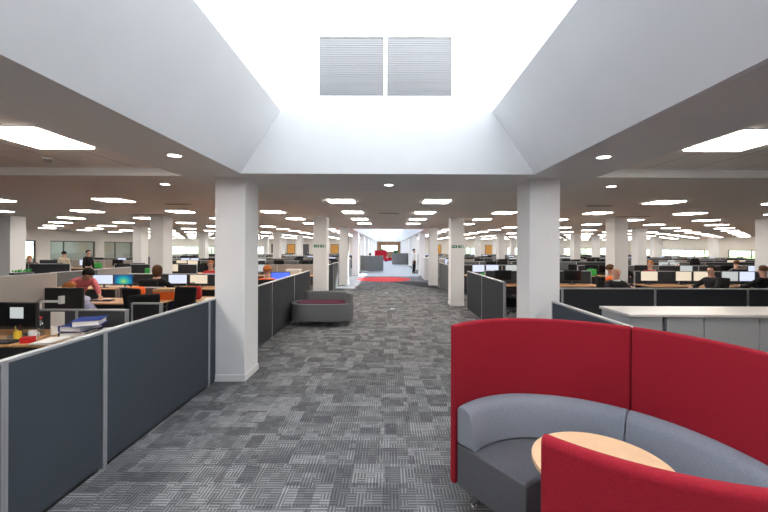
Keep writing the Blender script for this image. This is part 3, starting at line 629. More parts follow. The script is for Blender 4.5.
def bag_proto():
    t = thing('bag', 'x', 'bag')
    MB().box(-.17, .17, -.08, .08, 0, .26).obj('pouch', 'redcloth', t, bev=.05, seg=3, smooth=True)
    MB().arc([(.07, -.01), (.085, -.01), (.085, .01), (.07, .01)], 0, 360, 18).obj('handle', 'black', t).matrix_local = Matrix.Translation((0, 0, .26)) @ Matrix.Rotation(R(90), 4, 'X')
    return t
def folders_proto():
    t = thing('ring_binders', 'x', 'binder')
    return t
def phone_proto():
    t = thing('desk_phone', 'x', 'phone')
    b = MB(); b.hexa([(-.09, -.1, 0), (.09, -.1, 0), (.09, .1, 0), (-.09, .1, 0)], [(-.09, -.1, .025), (.09, -.1, .025), (.09, .1, .075), (-.09, .1, .075)])
    b.obj('body', 'dgrey', t, bev=.006); MB().box(-.085, -.035, -.1, .1, .05, .085).obj('handset', 'black', t, bev=.012)
    return t
def keyboard_proto():
    t = thing('keyboard', 'x', 'keyboard')
    MB().box(-.22, .22, -.075, .075, 0, .018).obj('body', 'black', t, bev=.005)
    b = MB()
    for r in range(5):
        for c in range(15): b.box(-.205 + c * .0275, -.183 + c * .0275, -.063 + r * .026, -.042 + r * .026, .0185, .024)
    o = b.obj('keys', 'dgrey', t); o['kind'] = 'stuff'
    return t
P = dict(mon=monitor_proto(), desk=desk_proto(), chair=chair_proto(), paper=paper_proto(), box=box_proto(), bag=bag_proto(), phone=phone_proto(), key=keyboard_proto())
P['scr'] = None
def put(kind, x, y, z, rz, lab, key=None, swap=None, group=None):
    if key and key in SKIP: return None
    o = dup(P[kind], (x, y, z), rz, lab, None, group, swap)
    if key: o['key'] = key
    elif 'key' in o: del o['key']
    return o
DZ = .731
# --- generic desk rows further back
SCR = ['scr_white', 'scr_cream', 'scr_grey', 'scr_off', 'scr_off', 'scr_off']
BAY = ['first'] + ORD[1:]
def hits_col(x, y, hx, hy):
    return any(abs(x - cx) < hx + .23 and y - hy < cy + .6 and y + hy > cy - .02 for cx in colx['L'] + colx['R'] for cy in CY[:8])
def near_person(x, y): return any(abs(x - a) < .8 and abs(y - b) < .9 for a, b in PEOPLE)
PEOPLE = [(-5.45, 8.95), (-5.55, 11.7), (-14.2, 16.4), (-13.5, 16.6), (-15.9, 16.6), (-2.95, 9.35), (4.95, 8.15), (6.0, 10.1), (9.0, 12.9), (8.3, 12.9), (8.4, 9.75), (9.75, 9.75), (12.9, 13.4)]
def block(sd, Y, rowi, x0, x1, first, fabs, h=hA, mons=True):
    """a cross partition with desks on both sides from |x|=x0 out to x1"""
    s = -1 if sd == 'left' else 1
    rr = random.Random(int(Y * 10) + (5 if s > 0 else 0) + int(x0 * 7))
    n = int((x1 - x0) / 1.6)
    for i in range(n):
        j = first + i
        xa = x0 + i * 1.6; xc = s * (xa + .8)
        if (xa - .5) / (Y + 1) * 375 > 400: continue
        where = '%s bay out, %s row back, %s office' % (BAY[j], ORD[rowi], sd)
        kk = '%s:%d:%d' % (sd, rowi, j)
        a, b_ = sorted((s * xa, s * (xa + 1.598)))
        fab = fabs[rr.randrange(len(fabs))]
        fcol = {'charcoal': 'charcoal', 'midgrey': 'mid grey', 'lightgrey': 'pale grey', 'slate': 'slate blue'}[fab]
        if not hits_col((a + b_) / 2, Y, .8, .03): screen((a, Y), (b_, Y), h, fab, '%s fabric partition, %s' % (fcol, where), key='scr:' + kk)
        for side in (-1, 1):
            yy = Y + side * .43
            f = 'near side' if side < 0 else 'far side'
            if hits_col(xc, yy, .79, .39): rr.random(); continue
            put('desk', xc, yy, 0, 0, 'wood topped desk, %s, %s' % (f, where), 'desk:%d:' % side + kk)
            if rr.random() < .85 and mons:
                sm = SCR[rr.randrange(6)]
                xm = xc + rr.uniform(-.35, .35)
                for q in range(2 if rr.random() < .4 else 1):
                    pal = {'scr_white': 'lit pale monitor', 'scr_cream': 'lit cream monitor', 'scr_grey': 'lit grey monitor', 'scr_blue': 'lit blue monitor', 'scr_off': 'black monitor'}[sm] if side < 0 else 'black monitor from behind'
                    put('mon', xm + (q * .54 - .2), Y + side * .28, DZ, (0 if side < 0 else PI) + rr.uniform(-.1, .1), '%s%s, %s, %s' % ('second ' if q else '', pal, f, where), 'mon:%d%d:' % (side, q) + kk, {'screen': sm})
            xh = xc + rr.uniform(-.3, .3); ah = rr.uniform(-.5, .5)
            if rr.random() < .6 and not hits_col(xh, Y + side * 1.2, .36, .36) and not near_person(xh, Y + side * 1.2):
                put('chair', xh, Y + side * 1.2, 0, (0 if side < 0 else PI) + ah, 'black office chair, %s, %s' % (f, where), 'chair:%d:' % side + kk)
            u = rr.random()
            xq = xc + rr.choice((-.6, .58))
            if u < .3: put('paper', xq, yy, DZ, rr.uniform(-.4, .4), 'stack of white paper, %s, %s' % (f, where), 'paper:%d:' % side + kk)
            elif u < .5:
                cm = rr.choice(['tan', 'white', 'bluepale', 'greyp', 'cream'])
                put('box', xq, Y + side * .62, DZ, rr.uniform(-.2, .2), '%s storage box, %s, %s' % ({'tan': 'brown', 'white': 'white', 'bluepale': 'pale blue', 'greyp': 'grey', 'cream': 'cream'}[cm], f, where), 'box:%d:' % side + kk, {'carton': cm})
            elif u < .6:
                cm = rr.choice(['redcloth', 'greenp', 'orange', 'blackcloth'])
                put('bag', xq, Y + side * .66, DZ, rr.uniform(-.3, .3), '%s soft bag, %s, %s' % ({'redcloth': 'red', 'greenp': 'green', 'orange': 'orange', 'blackcloth': 'black'}[cm], f, where), 'bag:%d:' % side + kk, {'pouch': cm})
dark = ['charcoal', 'charcoal', 'midgrey']; mixd = ['charcoal', 'midgrey', 'lightgrey']
block('left', 14.5, 2, 2.7, 6.0, 0, ['lightgrey'])
block('left', 14.5, 2, 7.4, 11.4, 2, ['charcoal'])
block('left', 14.5, 2, 12.3, 18.8, 5, mixd)
for k, Y in enumerate((18.6, 21.8, 25.0, 28.2, 31.4, 34.6, 37.8)):
    block('left', Y, 3 + k, 2.9, 18.9, 0, dark if k % 2 else mixd)
    block('right', Y, 3 + k, 2.9, 26.9, 0, dark if k % 2 == 0 else mixd)
block('right', 11.3, 1, 2.9, 6.2, 0, dark)
for i in range(3): screen((7.4 + i * 1.33, 11.3), (8.728 + i * 1.33, 11.3), hA, 'charcoal', 'charcoal partition behind the lit monitors of the right office, %s' % ['left one', 'middle one', 'right one'][i])
block('right', 14.9, 2, 2.9, 6.2, 0, dark)
block('right', 14.9, 2, 7.5, 17.5, 3, mixd)

# ------------------------------------------------------------------ people
def person(loc, rz, pose, label, top='whitecloth', legs='navy', hair='darkhair', hairstyle='short', skin='skin', scale=1, lean=0, arm_to=None, name='person', chair=False):
    """faces -y in its own frame; one skinned body, garments and hair as children"""
    t = thing(name, label, 'person', loc, rz); t.scale = (scale,) * 3
    st = pose == 'stand'
    pz = .93 if st else .55
    L_ = R(lean)
    def up(h, x=0, f=0):      # point at height h above the pelvis along the leaning spine; f = forwards
        return Vector((x, -h * math.sin(L_) - f * math.cos(L_), pz + h * math.cos(L_) - f * math.sin(L_)))
    V = []; E = []; Rr = []
    def v(p, r, par=None):
        V.append(Vector(p)); Rr.append(r if isinstance(r, tuple) else (r, r))
        if par is not None: E.append((par, len(V) - 1))
        return len(V) - 1
    pel = v(up(0), (.13, .10)); wa = v(up(.18), (.10, .08), pel); ch = v(up(.34), (.11, .085), wa); nk0 = v(up(.45), (.07, .065), ch); nk = v(up(.54), (.056, .058), nk0)
    jaw = v(up(.60, 0, .03), (.064, .074), nk); skull = v(up(.69, 0, .012), (.092, .108), jaw); crown = v(up(.75, 0, .0), (.068, .082), skull)
    hands = {}
    torso = [(up(-.02), (.165, .125)), (up(.18), (.150, .120)), (up(.33), (.185, .145)), (up(.44), (.15, .125)), (up(.525), (.078, .082))]
    sleeves = []; leg_pts = []
    for s in (-1, 1):
        sh = up(.42, s * .165)
        if arm_to and s in arm_to: hd = Vector(arm_to[s])
        elif st: hd = Vector((s * .24, -.04, pz - .10))
        else: hd = Vector((s * .16, -.44 + -.1 * math.sin(L_), .78))
        mid = (sh + hd) / 2; out = Vector((s * .09, .03, -.07)); el = mid + out * (1.2 if not st else .3)
        a = v(sh, .052, nk0); b_ = v(el, .042, a); c = v(hd, .027, b_)
        dr = (hd - el).normalized(); pm = v(hd + dr * .06, (.035, .022), c)
        sidev = dr.cross(Vector((0, 0, 1)));
        if sidev.length < .1: sidev = Vector((0, 1, 0))
        sidev.normalize()
        for q, (off, ln) in enumerate(((-.026, .062), (-.009, .075), (.009, .07), (.025, .055))):
            f1 = v(hd + dr * .095 + sidev * off, .0095, pm); v(hd + dr * (.095 + ln * .8) + sidev * off * 1.1 + Vector((0, 0, -.02)), .008, f1)
        v(hd + dr * .055 - sidev * s * .055, .010, pm)
        sleeves.append((sh, el, hd - dr * .02))
        hip = Vector((s * .09, 0, pz - .04))
        if st: kn = Vector((s * .10, -.03, .48)); an = Vector((s * .10, .02, .08)); to = Vector((s * .11, -.16, .035))
        else: kn = Vector((s * .12, -.44, .50)); an = Vector((s * .12, -.42, .09)); to = Vector((s * .12, -.60, .035))
        h_ = v(hip, .09, pel); k_ = v(kn, .062, h_); a_ = v(an, .04, k_); v(to, .035, a_)
        leg_pts.append((hip, kn, an, to))
    def skin_obj(nm, V, E, Rr, m, parent, sub=1, root=0):
        me = bpy.data.meshes.new(nm); me.from_pydata([tuple(p) for p in V], E, []); o = bpy.data.objects.new(nm, me); C.objects.link(o); o.parent = parent
        me.materials.append(M[m])
        bm = bmesh.new(); bm.from_mesh(me); ly = bm.verts.layers.skin.verify(); bm.verts.ensure_lookup_table()
        for i, vv in enumerate(bm.verts): vv[ly].radius = Rr[i]; vv[ly].use_root = (i == root)
        bm.to_mesh(me); bm.free()
        md = o.modifiers.new('skin', 'SKIN'); md.use_smooth_shade = True; md.branch_smoothing = .3
        ss = o.modifiers.new('sub', 'SUBSURF'); ss.levels = sub; ss.render_levels = sub
        return o
    skin_obj('body', V, E, Rr, skin, t, 2)
    # shirt with sleeves
    v2 = [p for p, _ in torso]; r2 = [r for _, r in torso]; e2 = [(0, 1), (1, 2), (2, 3), (3, 4)]
    for sh, el, hd in sleeves:
        i = len(v2); v2 += [sh, el, hd]; r2 += [(.078, .078), (.054, .054), (.040, .040)]; e2 += [(3, i), (i, i + 1), (i + 1, i + 2)]
    skin_obj('shirt', v2, e2, r2, top, t, 2)
    v3 = [Vector((0, 0, pz + .03)), Vector((0, 0, pz - .03))]; r3 = [(.16, .12), (.16, .125)]; e3 = [(0, 1)]
    for hip, kn, an, to in leg_pts:
        i = len(v3); v3 += [hip, kn, an]; r3 += [(.10, .10), (.075, .075), (.058, .058)]; e3 += [(1, i), (i, i + 1), (i + 1, i + 2)]
    skin_obj('trousers', v3, e3, r3, legs, t, 2, 1)
    for hip, kn, an, to in leg_pts:
        b = MB(); b.box(-.048, .048, -.19, .07, -.04, .05, Matrix.Translation(an - Vector((0, 0, .04)))); b.obj('shoe', 'black', t, bev=.03, seg=3, smooth=True)
    # head features
    hc = up(.685, 0, .02); hm = Matrix.Translation(hc) @ Matrix.Rotation(L_, 4, 'X')
    for s in (-1, 1):
        e = MB(); e.sph((0, 0, 0), .009, 8); o = e.obj('eye', 'eye', t, smooth=True); o.matrix_local = hm @ Matrix.Translation((s * .030, -.088, .0))
        e = MB(); e.sph((0, 0, 0), .026, 8, (.35, .6, 1)); o = e.obj('ear', skin, t, smooth=True); o.matrix_local = hm @ Matrix.Translation((s * .079, .0, -.01))
    n = MB(); n.sph((0, 0, 0), .015, 8, (.8, 1.1, 1.5)); o = n.obj('nose', skin, t, smooth=True); o.matrix_local = hm @ Matrix.Translation((0, -.098, -.028))
    n = MB(); n.box(-.022, .022, -.004, .004, -.004, .004); o = n.obj('mouth', 'redcloth', t); o.matrix_local = hm @ Matrix.Translation((0, -.086, -.065))
    if hairstyle != 'bald':
        hb = bmesh.new(); bmesh.ops.create_icosphere(hb, subdivisions=3, radius=1)
        lo = -.1 if hairstyle == 'short' else -2.2
        for vv in list(hb.verts):
            if vv.co.y < -.45 and vv.co.z < .35 - 0 * vv.co.y: hb.verts.remove(vv)
            elif hairstyle == 'short' and vv.co.z < -.45: hb.verts.remove(vv)
        for vv in hb.verts:
            z = vv.co.z
            if hairstyle == 'long' and z < 0: vv.co.z = z * 2.0; vv.co.x *= 1.12
            vv.co = Vector((vv.co.x * .088, vv.co.y * .102 + .014, vv.co.z * .100 + .022))
        me = bpy.data.meshes.new('hair'); hb.to_mesh(me); hb.free(); me.materials.append(M[hair])
        for p in me.polygons: p.use_smooth = True
        o = bpy.data.objects.new('hair', me); C.objects.link(o); o.parent = t; o.matrix_local = hm @ Matrix.Identity(4)
        sd = o.modifiers.new('solid', 'SOLIDIFY'); sd.thickness = .012; sd.offset = 1
    if chair:
        put('chair', loc[0] - math.sin(rz) * -.0, loc[1], 0, rz + PI, chair)
    return t

# ------------------------------------------------------------------ right foreground: curved booth and table
BX, BY = .975, 1.845
bt = thing('curved_booth', 'high backed circular booth with red screens, pale grey backrest and dark seat', 'booth', (BX, BY, 0))
angs = [125.8, 45.5, -38, -125.8]
def rounded(r0, r1, z0, z1, rad, n=4):
    """rectangle profile with rounded top corners"""
    p = [(r0, z0), (r1, z0)]
    for i in range(n + 1): a = PI / 2 * i / n; p.append((r1 - rad + rad * math.cos(a), z1 - rad + rad * math.sin(a)))
    for i in range(n + 1): a = PI / 2 + PI / 2 * i / n; p.append((r0 + rad + rad * math.cos(a), z1 - rad + rad * math.sin(a)))
    return p
for i in range(3):
    a0, a1 = angs[i], angs[i + 1]
    g = .12
    MB().arc(rounded(.965, 1.02, .165, 1.26, .022), a0 - g, a1 + g, 28).obj('screen_panel', 'red', bt, bev=.012, seg=3, smooth=True)
    q = 1.2
    MB().arc([(.78, .452), (.96, .452), (.96, .68), (.945, .705), (.91, .715), (.87, .71), (.835, .69), (.815, .655), (.79, .55)], a0 - (q if i == 0 else .1), a1 + (q if i == 2 else .1), 28).obj('backrest', 'palegrey', bt, bev=.012, seg=3, smooth=True)
    MB().arc([(.36, .16), (.96, .16), (.96, .448), (.38, .448), (.365, .44), (.36, .42)], a0 - (q if i == 0 else .1), a1 + (q if i == 2 else .1), 28).obj('seat', 'darkgrey', bt, bev=.012, seg=3, smooth=True)
for a in (117, 72, 41, 0, -39, -80, -118):
    for r_ in (.88, .52):
        x, y = r_ * math.cos(R(a)), r_ * math.sin(R(a))
        MB().cyl((x, y, 0), (x, y, .16), .014, 12, .019).cyl((x, y, 0), (x, y, .008), .022, 12).obj('leg', 'chrome', bt, smooth=True)
for o in [c for c in C.objects if c.parent == bt]:
    for v_ in o.data.vertices:      # the C closes in a little towards its open ends
        rr_ = math.hypot(v_.co.x, v_.co.y); th_ = abs(math.degrees(math.atan2(v_.co.y, v_.co.x)))
        k_ = 1 - (.075 * min(1.2, (th_ - 92) / 30) ** 1.5 if th_ > 92 else 0)
        v_.co.x *= k_; v_.co.y *= k_ * 1.03
tt = thing('round_table', 'round pale beech table in the middle of the red booth', 'table', (1.06, 1.86, 0))
MB().cyl((0, 0, .705), (0, 0, .73), .325, 64).obj('table_top', 'beech', tt, bev=.003, smooth=True)
MB().cyl((0, 0, .02), (0, 0, .704), .035, 20).obj('pedestal', 'chrome', tt, smooth=True)
MB().cyl((0, 0, 0), (0, 0, .02), .22, 40, .2).obj('base', 'chrome', tt, smooth=True)

# ------------------------------------------------------------------ right: storage cabinets with one worktop
def cabinet(x0, x1, lab, doors):
    t = thing('storage_cabinet', lab, 'cabinet', (x0, 4.05, 0)); W = x1 - x0
    MB().box(.001, W - .001, 0.02, .54, .04, 1.055).obj('body', 'steel', t)
    MB().box(.03, W - .03, .04, .5, 0, .04).obj('plinth', 'black', t)
    es = [0] + doors + [W]
    for a, b_ in zip(es[:-1], es[1:]):
        d = MB().box(a + .004, b_ - .004, 0, .018, .05, 1.05).obj('door', 'steel', t, bev=.002, seg=1)
        MB().box(b_ - .05, b_ - .035, -.015, 0, .6, .75).obj('handle', 'alu', d)
cabinet(2.61, 2.965, 'grey steel cabinet at the left end beside the slate partition', [])
cabinet(3.005, 3.41, 'narrow grey steel cabinet second from the left under the pale worktop', [])
cabinet(3.412, 4.61, 'wide grey steel cabinet third from the left behind the red booth', [.6])
cabinet(4.612, 5.8, 'grey steel cabinet at the right edge of view', [.6])
tag(MB().box(2.59, 5.82, 4.03, 4.61, 1.056, 1.085).obj('worktop', 'ctop', bev=.003), 'long pale worktop lying over the grey steel cabinets', 'worktop')

# ------------------------------------------------------------------ grey tub sofa in the aisle
ts = thing('tub_sofa', 'oval grey two seat tub sofa with plum cushion against the aisle partition', 'sofa', (-1.535, 8.75, 0), R(0))
def stadium(a, b_, n=14, a0=0, a1=360):
    pts = []
    for i in range(n * 4):
        t_ = R(a0 + (a1 - a0) * i / (n * 4 - (0 if a1 - a0 == 360 else 1))); c, s = math.cos(t_), math.sin(t_)
        pts.append((a * math.copysign(abs(c) ** .55, c), b_ * math.copysign(abs(s) ** .75, s)))
    return pts
MB().prism(stadium(.715, .42), .12, .46).obj('base_shell', 'tubgrey', ts, bev=.03, seg=3, smooth=True)
# rim of the shell rises round the front
def band(a, b_, th, z0, z1, a0, a1, zslope=0, n=14):
    o_ = stadium(a, b_, n, a0, a1); i_ = stadium(a - th, b_ - th, n, a0, a1)
    b = MB(); bm = b.bm; rings = []
    N_ = len(o_)
    for k in range(N_):
        (xo, yo), (xi, yi) = o_[k], i_[k]
        rings.append([bm.verts.new((xo, yo, z0)), bm.verts.new((xo, yo, z1)), bm.verts.new((xi, yi, z1)), bm.verts.new((xi, yi, z0))])
    full = a1 - a0 == 360
    for k in range(N_ if full else N_ - 1):
        A, B_ = rings[k], rings[(k + 1) % N_]
        for j in range(4): bm.faces.new((A[j], B_[j], B_[(j + 1) % 4], A[(j + 1) % 4]))
    if not full: bm.faces.new(rings[0]); bm.faces.new(rings[-1][::-1])
    bmesh.ops.recalc_face_normals(bm, faces=bm.faces); return b
band(.715, .42, .09, .44, .515, 0, 360).obj('rim', 'tubgrey', ts, bev=.012, seg=2, smooth=True)
band(.70, .41, .15, .50, .73, -22, 122).obj('backrest', 'tubgrey', ts, bev=.03, seg=3, smooth=True)
MB().prism(stadium(.58, .32), .45, .53).obj('seat_cushion', 'purple', ts, bev=.025, seg=3, smooth=True)
for sx in (-1, 1):
    for sy in (-1, 1):
        x, y = sx * .45, sy * .26
        MB().cyl((x, y, 0), (x, y, .12), .022, 12, .03).cyl((x, y, 0), (x, y, .01), .035, 12).obj('leg', 'chrome', ts, smooth=True)

# ------------------------------------------------------------------ far corridor: booths, cabinet, plants
def far_booth(x, y, r, h, rz, m, lab, open_=100):
    t = thing('curved_booth', lab, 'booth', (x, y, 0), rz)
    MB().arc(rounded(r - .06, r, .1, h, .02), open_ / 2, 360 - open_ / 2, 30).obj('screen_panel', m, t, smooth=True)
    MB().arc([(r - .55, .12), (r - .065, .12), (r - .065, .45), (r - .55, .45)], open_ / 2 + 3, 357 - open_ / 2, 30).obj('seat', 'darkgrey' if m != 'red' else 'red', t, smooth=True)
    MB().arc([(r - .22, .452), (r - .065, .452), (r - .065, .75), (r - .18, .75)], open_ / 2 + 3, 357 - open_ / 2, 30).obj('backrest', m, t, smooth=True)
    for a in (70, 130, 180, 230, 290):
        px, py = (r - .12) * math.cos(R(a)), (r - .12) * math.sin(R(a)); MB().cyl((px, py, 0), (px, py, .12), .02, 8).obj('leg', 'chrome', t)
far_booth(-1.22, 27.2, .84, 1.18, R(90), 'midgrey', 'grey curved booth on the left of the bright corridor, back to the camera')
far_booth(1.2, 37.2, .86, 1.2, R(90), 'midgrey', 'grey curved booth on the right of the bright corridor, farther than the left one')
def red_bench(x, y, lab):
    t = thing('high_back_sofa', lab, 'sofa', (x, y, 0))
    MB().box(-.8, .8, -.35, .35, .1, .45).obj('seat', 'red', t, bev=.03)
    MB().box(-.8, .8, .27, .4, .1, 1.35).box(-.8, -.68, -.35, .27, .1, 1.35).obj('backrest', 'red', t, bev=.02)
    for a in (-.7, .7): MB().cyl((a, -.28, 0), (a, -.28, .1), .02, 8).obj('leg', 'chrome', t)
red_bench(-1.05, 50, 'tall red high backed sofa at the end of the corridor')
def stool(x, y, lab):
    t = thing('pouffe', lab, 'stool', (x, y, 0)); MB().cyl((0, 0, .05), (0, 0, .45), .28, 24).obj('cushion', 'red', t, bev=.03, smooth=True); MB().cyl((0, 0, 0), (0, 0, .05), .2, 24).obj('base', 'black', t)
stool(.15, 49, 'low red round pouffe right of the red high backed sofa'); stool(-.3, 46.8, 'low red round pouffe nearest the camera in the corridor end')
t = thing('white_cabinet', 'low white drawer cabinet between columns on the right of the corridor', 'cabinet', (2.12, 20.9, 0))
MB().box(-.19, .2, -.9, .9, .04, 1.22).obj('body', 'white', t)
for k in range(3):
    for q in range(2): MB().box(-.205, -.191, -.89 + q * .9, -.01 + q * .9, .06 + k * .39, .43 + k * .39).obj('drawer', 'white', t, bev=.004)
def plant(x, y, z, h, r, lab, n=26, nm='potted_plant'):
    t = thing(nm, lab, 'plant', (x, y, z))
    MB().cyl((0, 0, 0), (0, 0, h * .3), r * .35, 16, r * .45).obj('pot', 'pot', t)
    rr = random.Random(int(abs(x) * 100 + y)); b = MB()
    for k in range(n):
        a = rr.uniform(0, 2 * PI); e = rr.uniform(.2, 1.2); l = h * rr.uniform(.4, .72)
        base = Vector((0, 0, h * .3)); tip = base + Vector((math.cos(a) * math.cos(e), math.sin(a) * math.cos(e), math.sin(e))) * l
        mid = (base + tip) / 2 + Vector((0, 0, l * .12)); sdv = Vector((-math.sin(a), math.cos(a), 0)) * l * .13
        b.quad(base, mid - sdv, tip, mid + sdv)
    b.obj('leaves', 'leaf', t)
plant(-1.0, 57.5, 0, 1.9, .6, 'tall green potted plant at the left of the corridor end wall')
plant(1.0, 57.5, 0, 1.7, .6, 'tall green potted plant at the right of the corridor end wall')
# metal plates added for small bright spots on the aisle floor
for x, y, l in ((-.08, 14.6, 'farther'), (.12, 10.9, 'nearer')):
    t = thing('floor_plate', 'small bright metal floor plate in the aisle carpet, %s one' % l, 'floor plate', (x, y, 0))
    MB().box(-.06, .06, -.06, .06, .0005, .006).obj('lid', 'chrome', t); MB().box(-.02, .02, -.05, -.03, .0062, .009).obj('flap', 'alu', t)

# ------------------------------------------------------------------ left foreground desk
put('desk', -3.26, 4.42, 0, 0, 'wooden desk under the binders and papers beside the aisle partition')
put('desk', -4.86, 4.42, 0, 0, 'wooden desk under the black monitor at the left edge')
o = put('desk', -2.85, 3.2, 0, R(90), 'wooden desk side by side with the slate aisle partition')
put('mon', -4.36, 4.42, DZ, R(-4), 'black monitor with a small pale picture on its dark screen, at left edge')
p_ = MB().box(-.085, .085, -.0215, -.0205, .215, .345).obj('photo_on_screen', 'scr_grey'); p_.parent = [o_ for o_ in C.objects if o_.get('label', '').startswith('black monitor with a small pale')][0]
put('key', -4.33, 4.12, DZ, R(3), 'black keyboard on the wooden desk below the left edge monitor')
put('phone', -4.72, 4.2, DZ, R(10), 'dark desk phone at the left edge of the wooden desk')
# bottle
t = thing('water_bottle', 'clear plastic bottle with red cap on the left desk', 'bottle', (-4.15, 4.47, DZ))
MB().arc([(.001, 0), (.036, 0), (.038, .02), (.036, .12), (.030, .15), (.014, .185), (.014, .2), (.001, .2)], 0, 360, 20).obj('body', 'bottle', t, smooth=True)
MB().cyl((0, 0, .198), (0, 0, .222), .017, 14).obj('cap', 'redplastic', t)
def mug(x, y, m, lab):
    t = thing('mug', lab, 'mug', (x, y, DZ))
    MB().arc([(.001, .006), (.036, .006), (.036, .095), (.041, .095), (.041, 0), (.001, 0)], 0, 360, 20).obj('cup', m, t, smooth=True)
    MB().arc([(.022, -.005), (.030, -.005), (.030, .005), (.022, .005)], 0, 360, 14).obj('handle', m, t).matrix_local = Matrix.Translation((.052, 0, .05)) @ Matrix.Rotation(R(90), 4, 'X')
mug(-4.08, 4.30, 'whitecloth', 'white mug in front of the red capped bottle'); mug(-4.02, 4.52, 'white', 'white mug just right of the red capped bottle')
t = thing('pen_pot', 'black pen pot with yellow pens on the left desk', 'pen pot', (-4.25, 4.30, DZ))
MB().arc([(.001, .004), (.034, .004), (.034, .09), (.037, .09), (.037, 0), (.001, 0)], 0, 360, 16).obj('pot', 'yellow', t)
for a in range(4): MB().cyl((.012 * math.cos(a * 1.6), .012 * math.sin(a * 1.6), .01), (.03 * math.cos(a * 1.6), .03 * math.sin(a * 1.6), .15), .004, 6).obj('pen', ['black', 'redplastic', 'blue', 'yellow'][a], t)
t = thing('biscuit_tin', 'bright red box lying on the left desk beside the bottle', 'box', (-3.98, 4.14, DZ), R(15)); t.scale = (.6, .7, .8)
MB().box(-.09, .09, -.06, .06, 0, .075).obj('box_body', 'redplastic', t, bev=.006); MB().box(-.092, .092, -.062, .062, .058, .078).obj('lid', 'redcloth', t, bev=.005)
for x, y, a, l in ((-3.45, 4.17, 8, 'white paper pile on the left desk, middle one'), (-3.14, 4.19, -8, 'white paper pile on the left desk, against the aisle partition'), (-3.76, 4.17, 5, 'white paper pile on the left desk, nearest the red box')):
    o = put('paper', x, y, DZ, R(a), l); o.scale = (1, 1, 1)
def binder(x, y, z, rz, m, lab, tilt=0):
    t = thing('ring_binder', lab, 'binder', (x, y, z), rz); t.rotation_euler = (0, R(tilt), rz)
    MB().box(-.14, .14, -.16, .16, 0, .004).box(-.14, .14, -.16, .16, .062, .066).box(-.144, -.14, -.16, .16, 0, .066).obj('cover', m, t)
    MB().box(-.13, .12, -.15, .15, .005, .058).obj('pages', 'paper', t)
    MB().cyl((-.146, 0, .033), (-.143, 0, .033), .014, 14).obj('finger_ring', 'chrome', t)
binder(-3.70, 4.50, DZ, R(15), 'black', 'black ring binder at the bottom of the pile beside the aisle partition')
binder(-3.68, 4.50, DZ + .068, R(-5), 'blue', 'blue ring binder in the middle of the pile beside the aisle partition')
binder(-3.56, 4.48, DZ + .136, R(24), 'blue', 'blue ring binder on top of the pile beside the aisle partition')
binder(-3.30, 4.50, DZ, R(200), 'white', 'white ring binder on the desk at the right of the blue pile')
tag(MB().box(-.09, .09, -.0015, .0015, -.27, .0).obj('pinned_sheet', 'paper', loc=(-4.26, 4.8295, .95)), 'white sheet of paper pinned on the charcoal cross partition', 'paper')
# desks behind the near left cross screen
put('desk', -4.9, 5.32, 0, 0, 'wooden desk behind the charcoal cross partition')
t = thing('monitor', 'black monitor back on a white clamp arm above the cross partition', 'monitor', (-4.62, 5.35, DZ), PI)
MB().box(-.27, .27, -.02, .02, .14, .47).obj('casing', 'black', t, bev=.006)
MB().box(-.255, .255, -.0215, -.0205, .158, .455).obj('screen', 'scr_off', t)
MB().box(.0, .30, .055, .085, .27, .30).box(-.02, .02, .02, .085, .25, .36).box(.27, .30, .055, .085, 0, .30).obj('arm', 'skirt', t)
put('chair', -4.05, 6.15, 0, R(40), 'black office chair behind the left cross partition')
put('chair', -3.85, 6.75, 0, R(170), 'black office chair between the desks, left of the brown haired person')
put('chair', -5.42, 8.78, 0, R(-5), 'black office chair under the long brown haired person')
put('chair', -4.55, 7.05, 0, R(-20), 'black office chair nearest the silver framed partition')
put('desk', -5.1, 7.36, 0, 0, 'wooden desk in front of the low grey partition')
put('desk', -3.25, 7.6, 0, 0, 'wooden desk beside the aisle, left of the near column')
# row with lit monitors at Z ~ 9.8
for i, x in enumerate((-7.85, -6.3, -4.75, -3.2)):
    dk = put('desk', x, 9.75, 0, 0, 'desk in the lit monitor row of the left office, %s from the left' % ['first', 'second', 'third', 'fourth'][i]); dk.scale = (.965, 1, 1)
for i in range(3):
    a = -7.1 + i * 1.6
    if i < 2: screen((a, 10.24), (a + 1.598, 10.24), 1.05, 'charcoal', 'charcoal partition behind the lit monitors of the left office, %s' % ['left one', 'right one'][i])
put('mon', -7.3, 9.6, DZ, R(6), 'lit white monitor beside the leaning person in pink', swap={'screen': 'scr_white'})
put('mon', -6.77, 9.6, DZ, R(-3), 'monitor with teal and green desktop picture in the left office', swap={'screen': 'scr_desktop'})
put('mon', -5.5, 9.8, DZ, R(0), 'lit pale blue monitor right of the long brown hair', swap={'screen': 'scr_white'})
put('mon', -4.95, 9.8, DZ, R(-5), 'lit cream monitor left of the near left column', swap={'screen': 'scr_cream'})
put('box', -4.5, 7.6, DZ, R(10), 'orange box on the desk beside the near left column', swap={'carton': 'orange', 'lid': 'tan'})
put('bag', -3.95, 7.55, DZ, R(20), 'dark red bag on the desk left of the near column', swap={'pouch': 'redcloth'})
put('paper', -3.55, 7.5, DZ, R(20), 'white papers on the desk beside the aisle near the left column')
put('key', -5.6, 7.3, DZ, R(5), 'black keyboard on the desk in front of the low grey partition')
put('bag', -5.0, 7.4, DZ, R(60), 'orange bag on the desk in front of the low grey partition', swap={'pouch': 'orange'})
for o in C.objects:
    if o.get('label') in ('lit white monitor beside the leaning person in pink', 'monitor with teal and green desktop picture in the left office', 'lit pale blue monitor right of the long brown hair', 'lit cream monitor left of the near left column'): o.scale = (1, 1, .84)
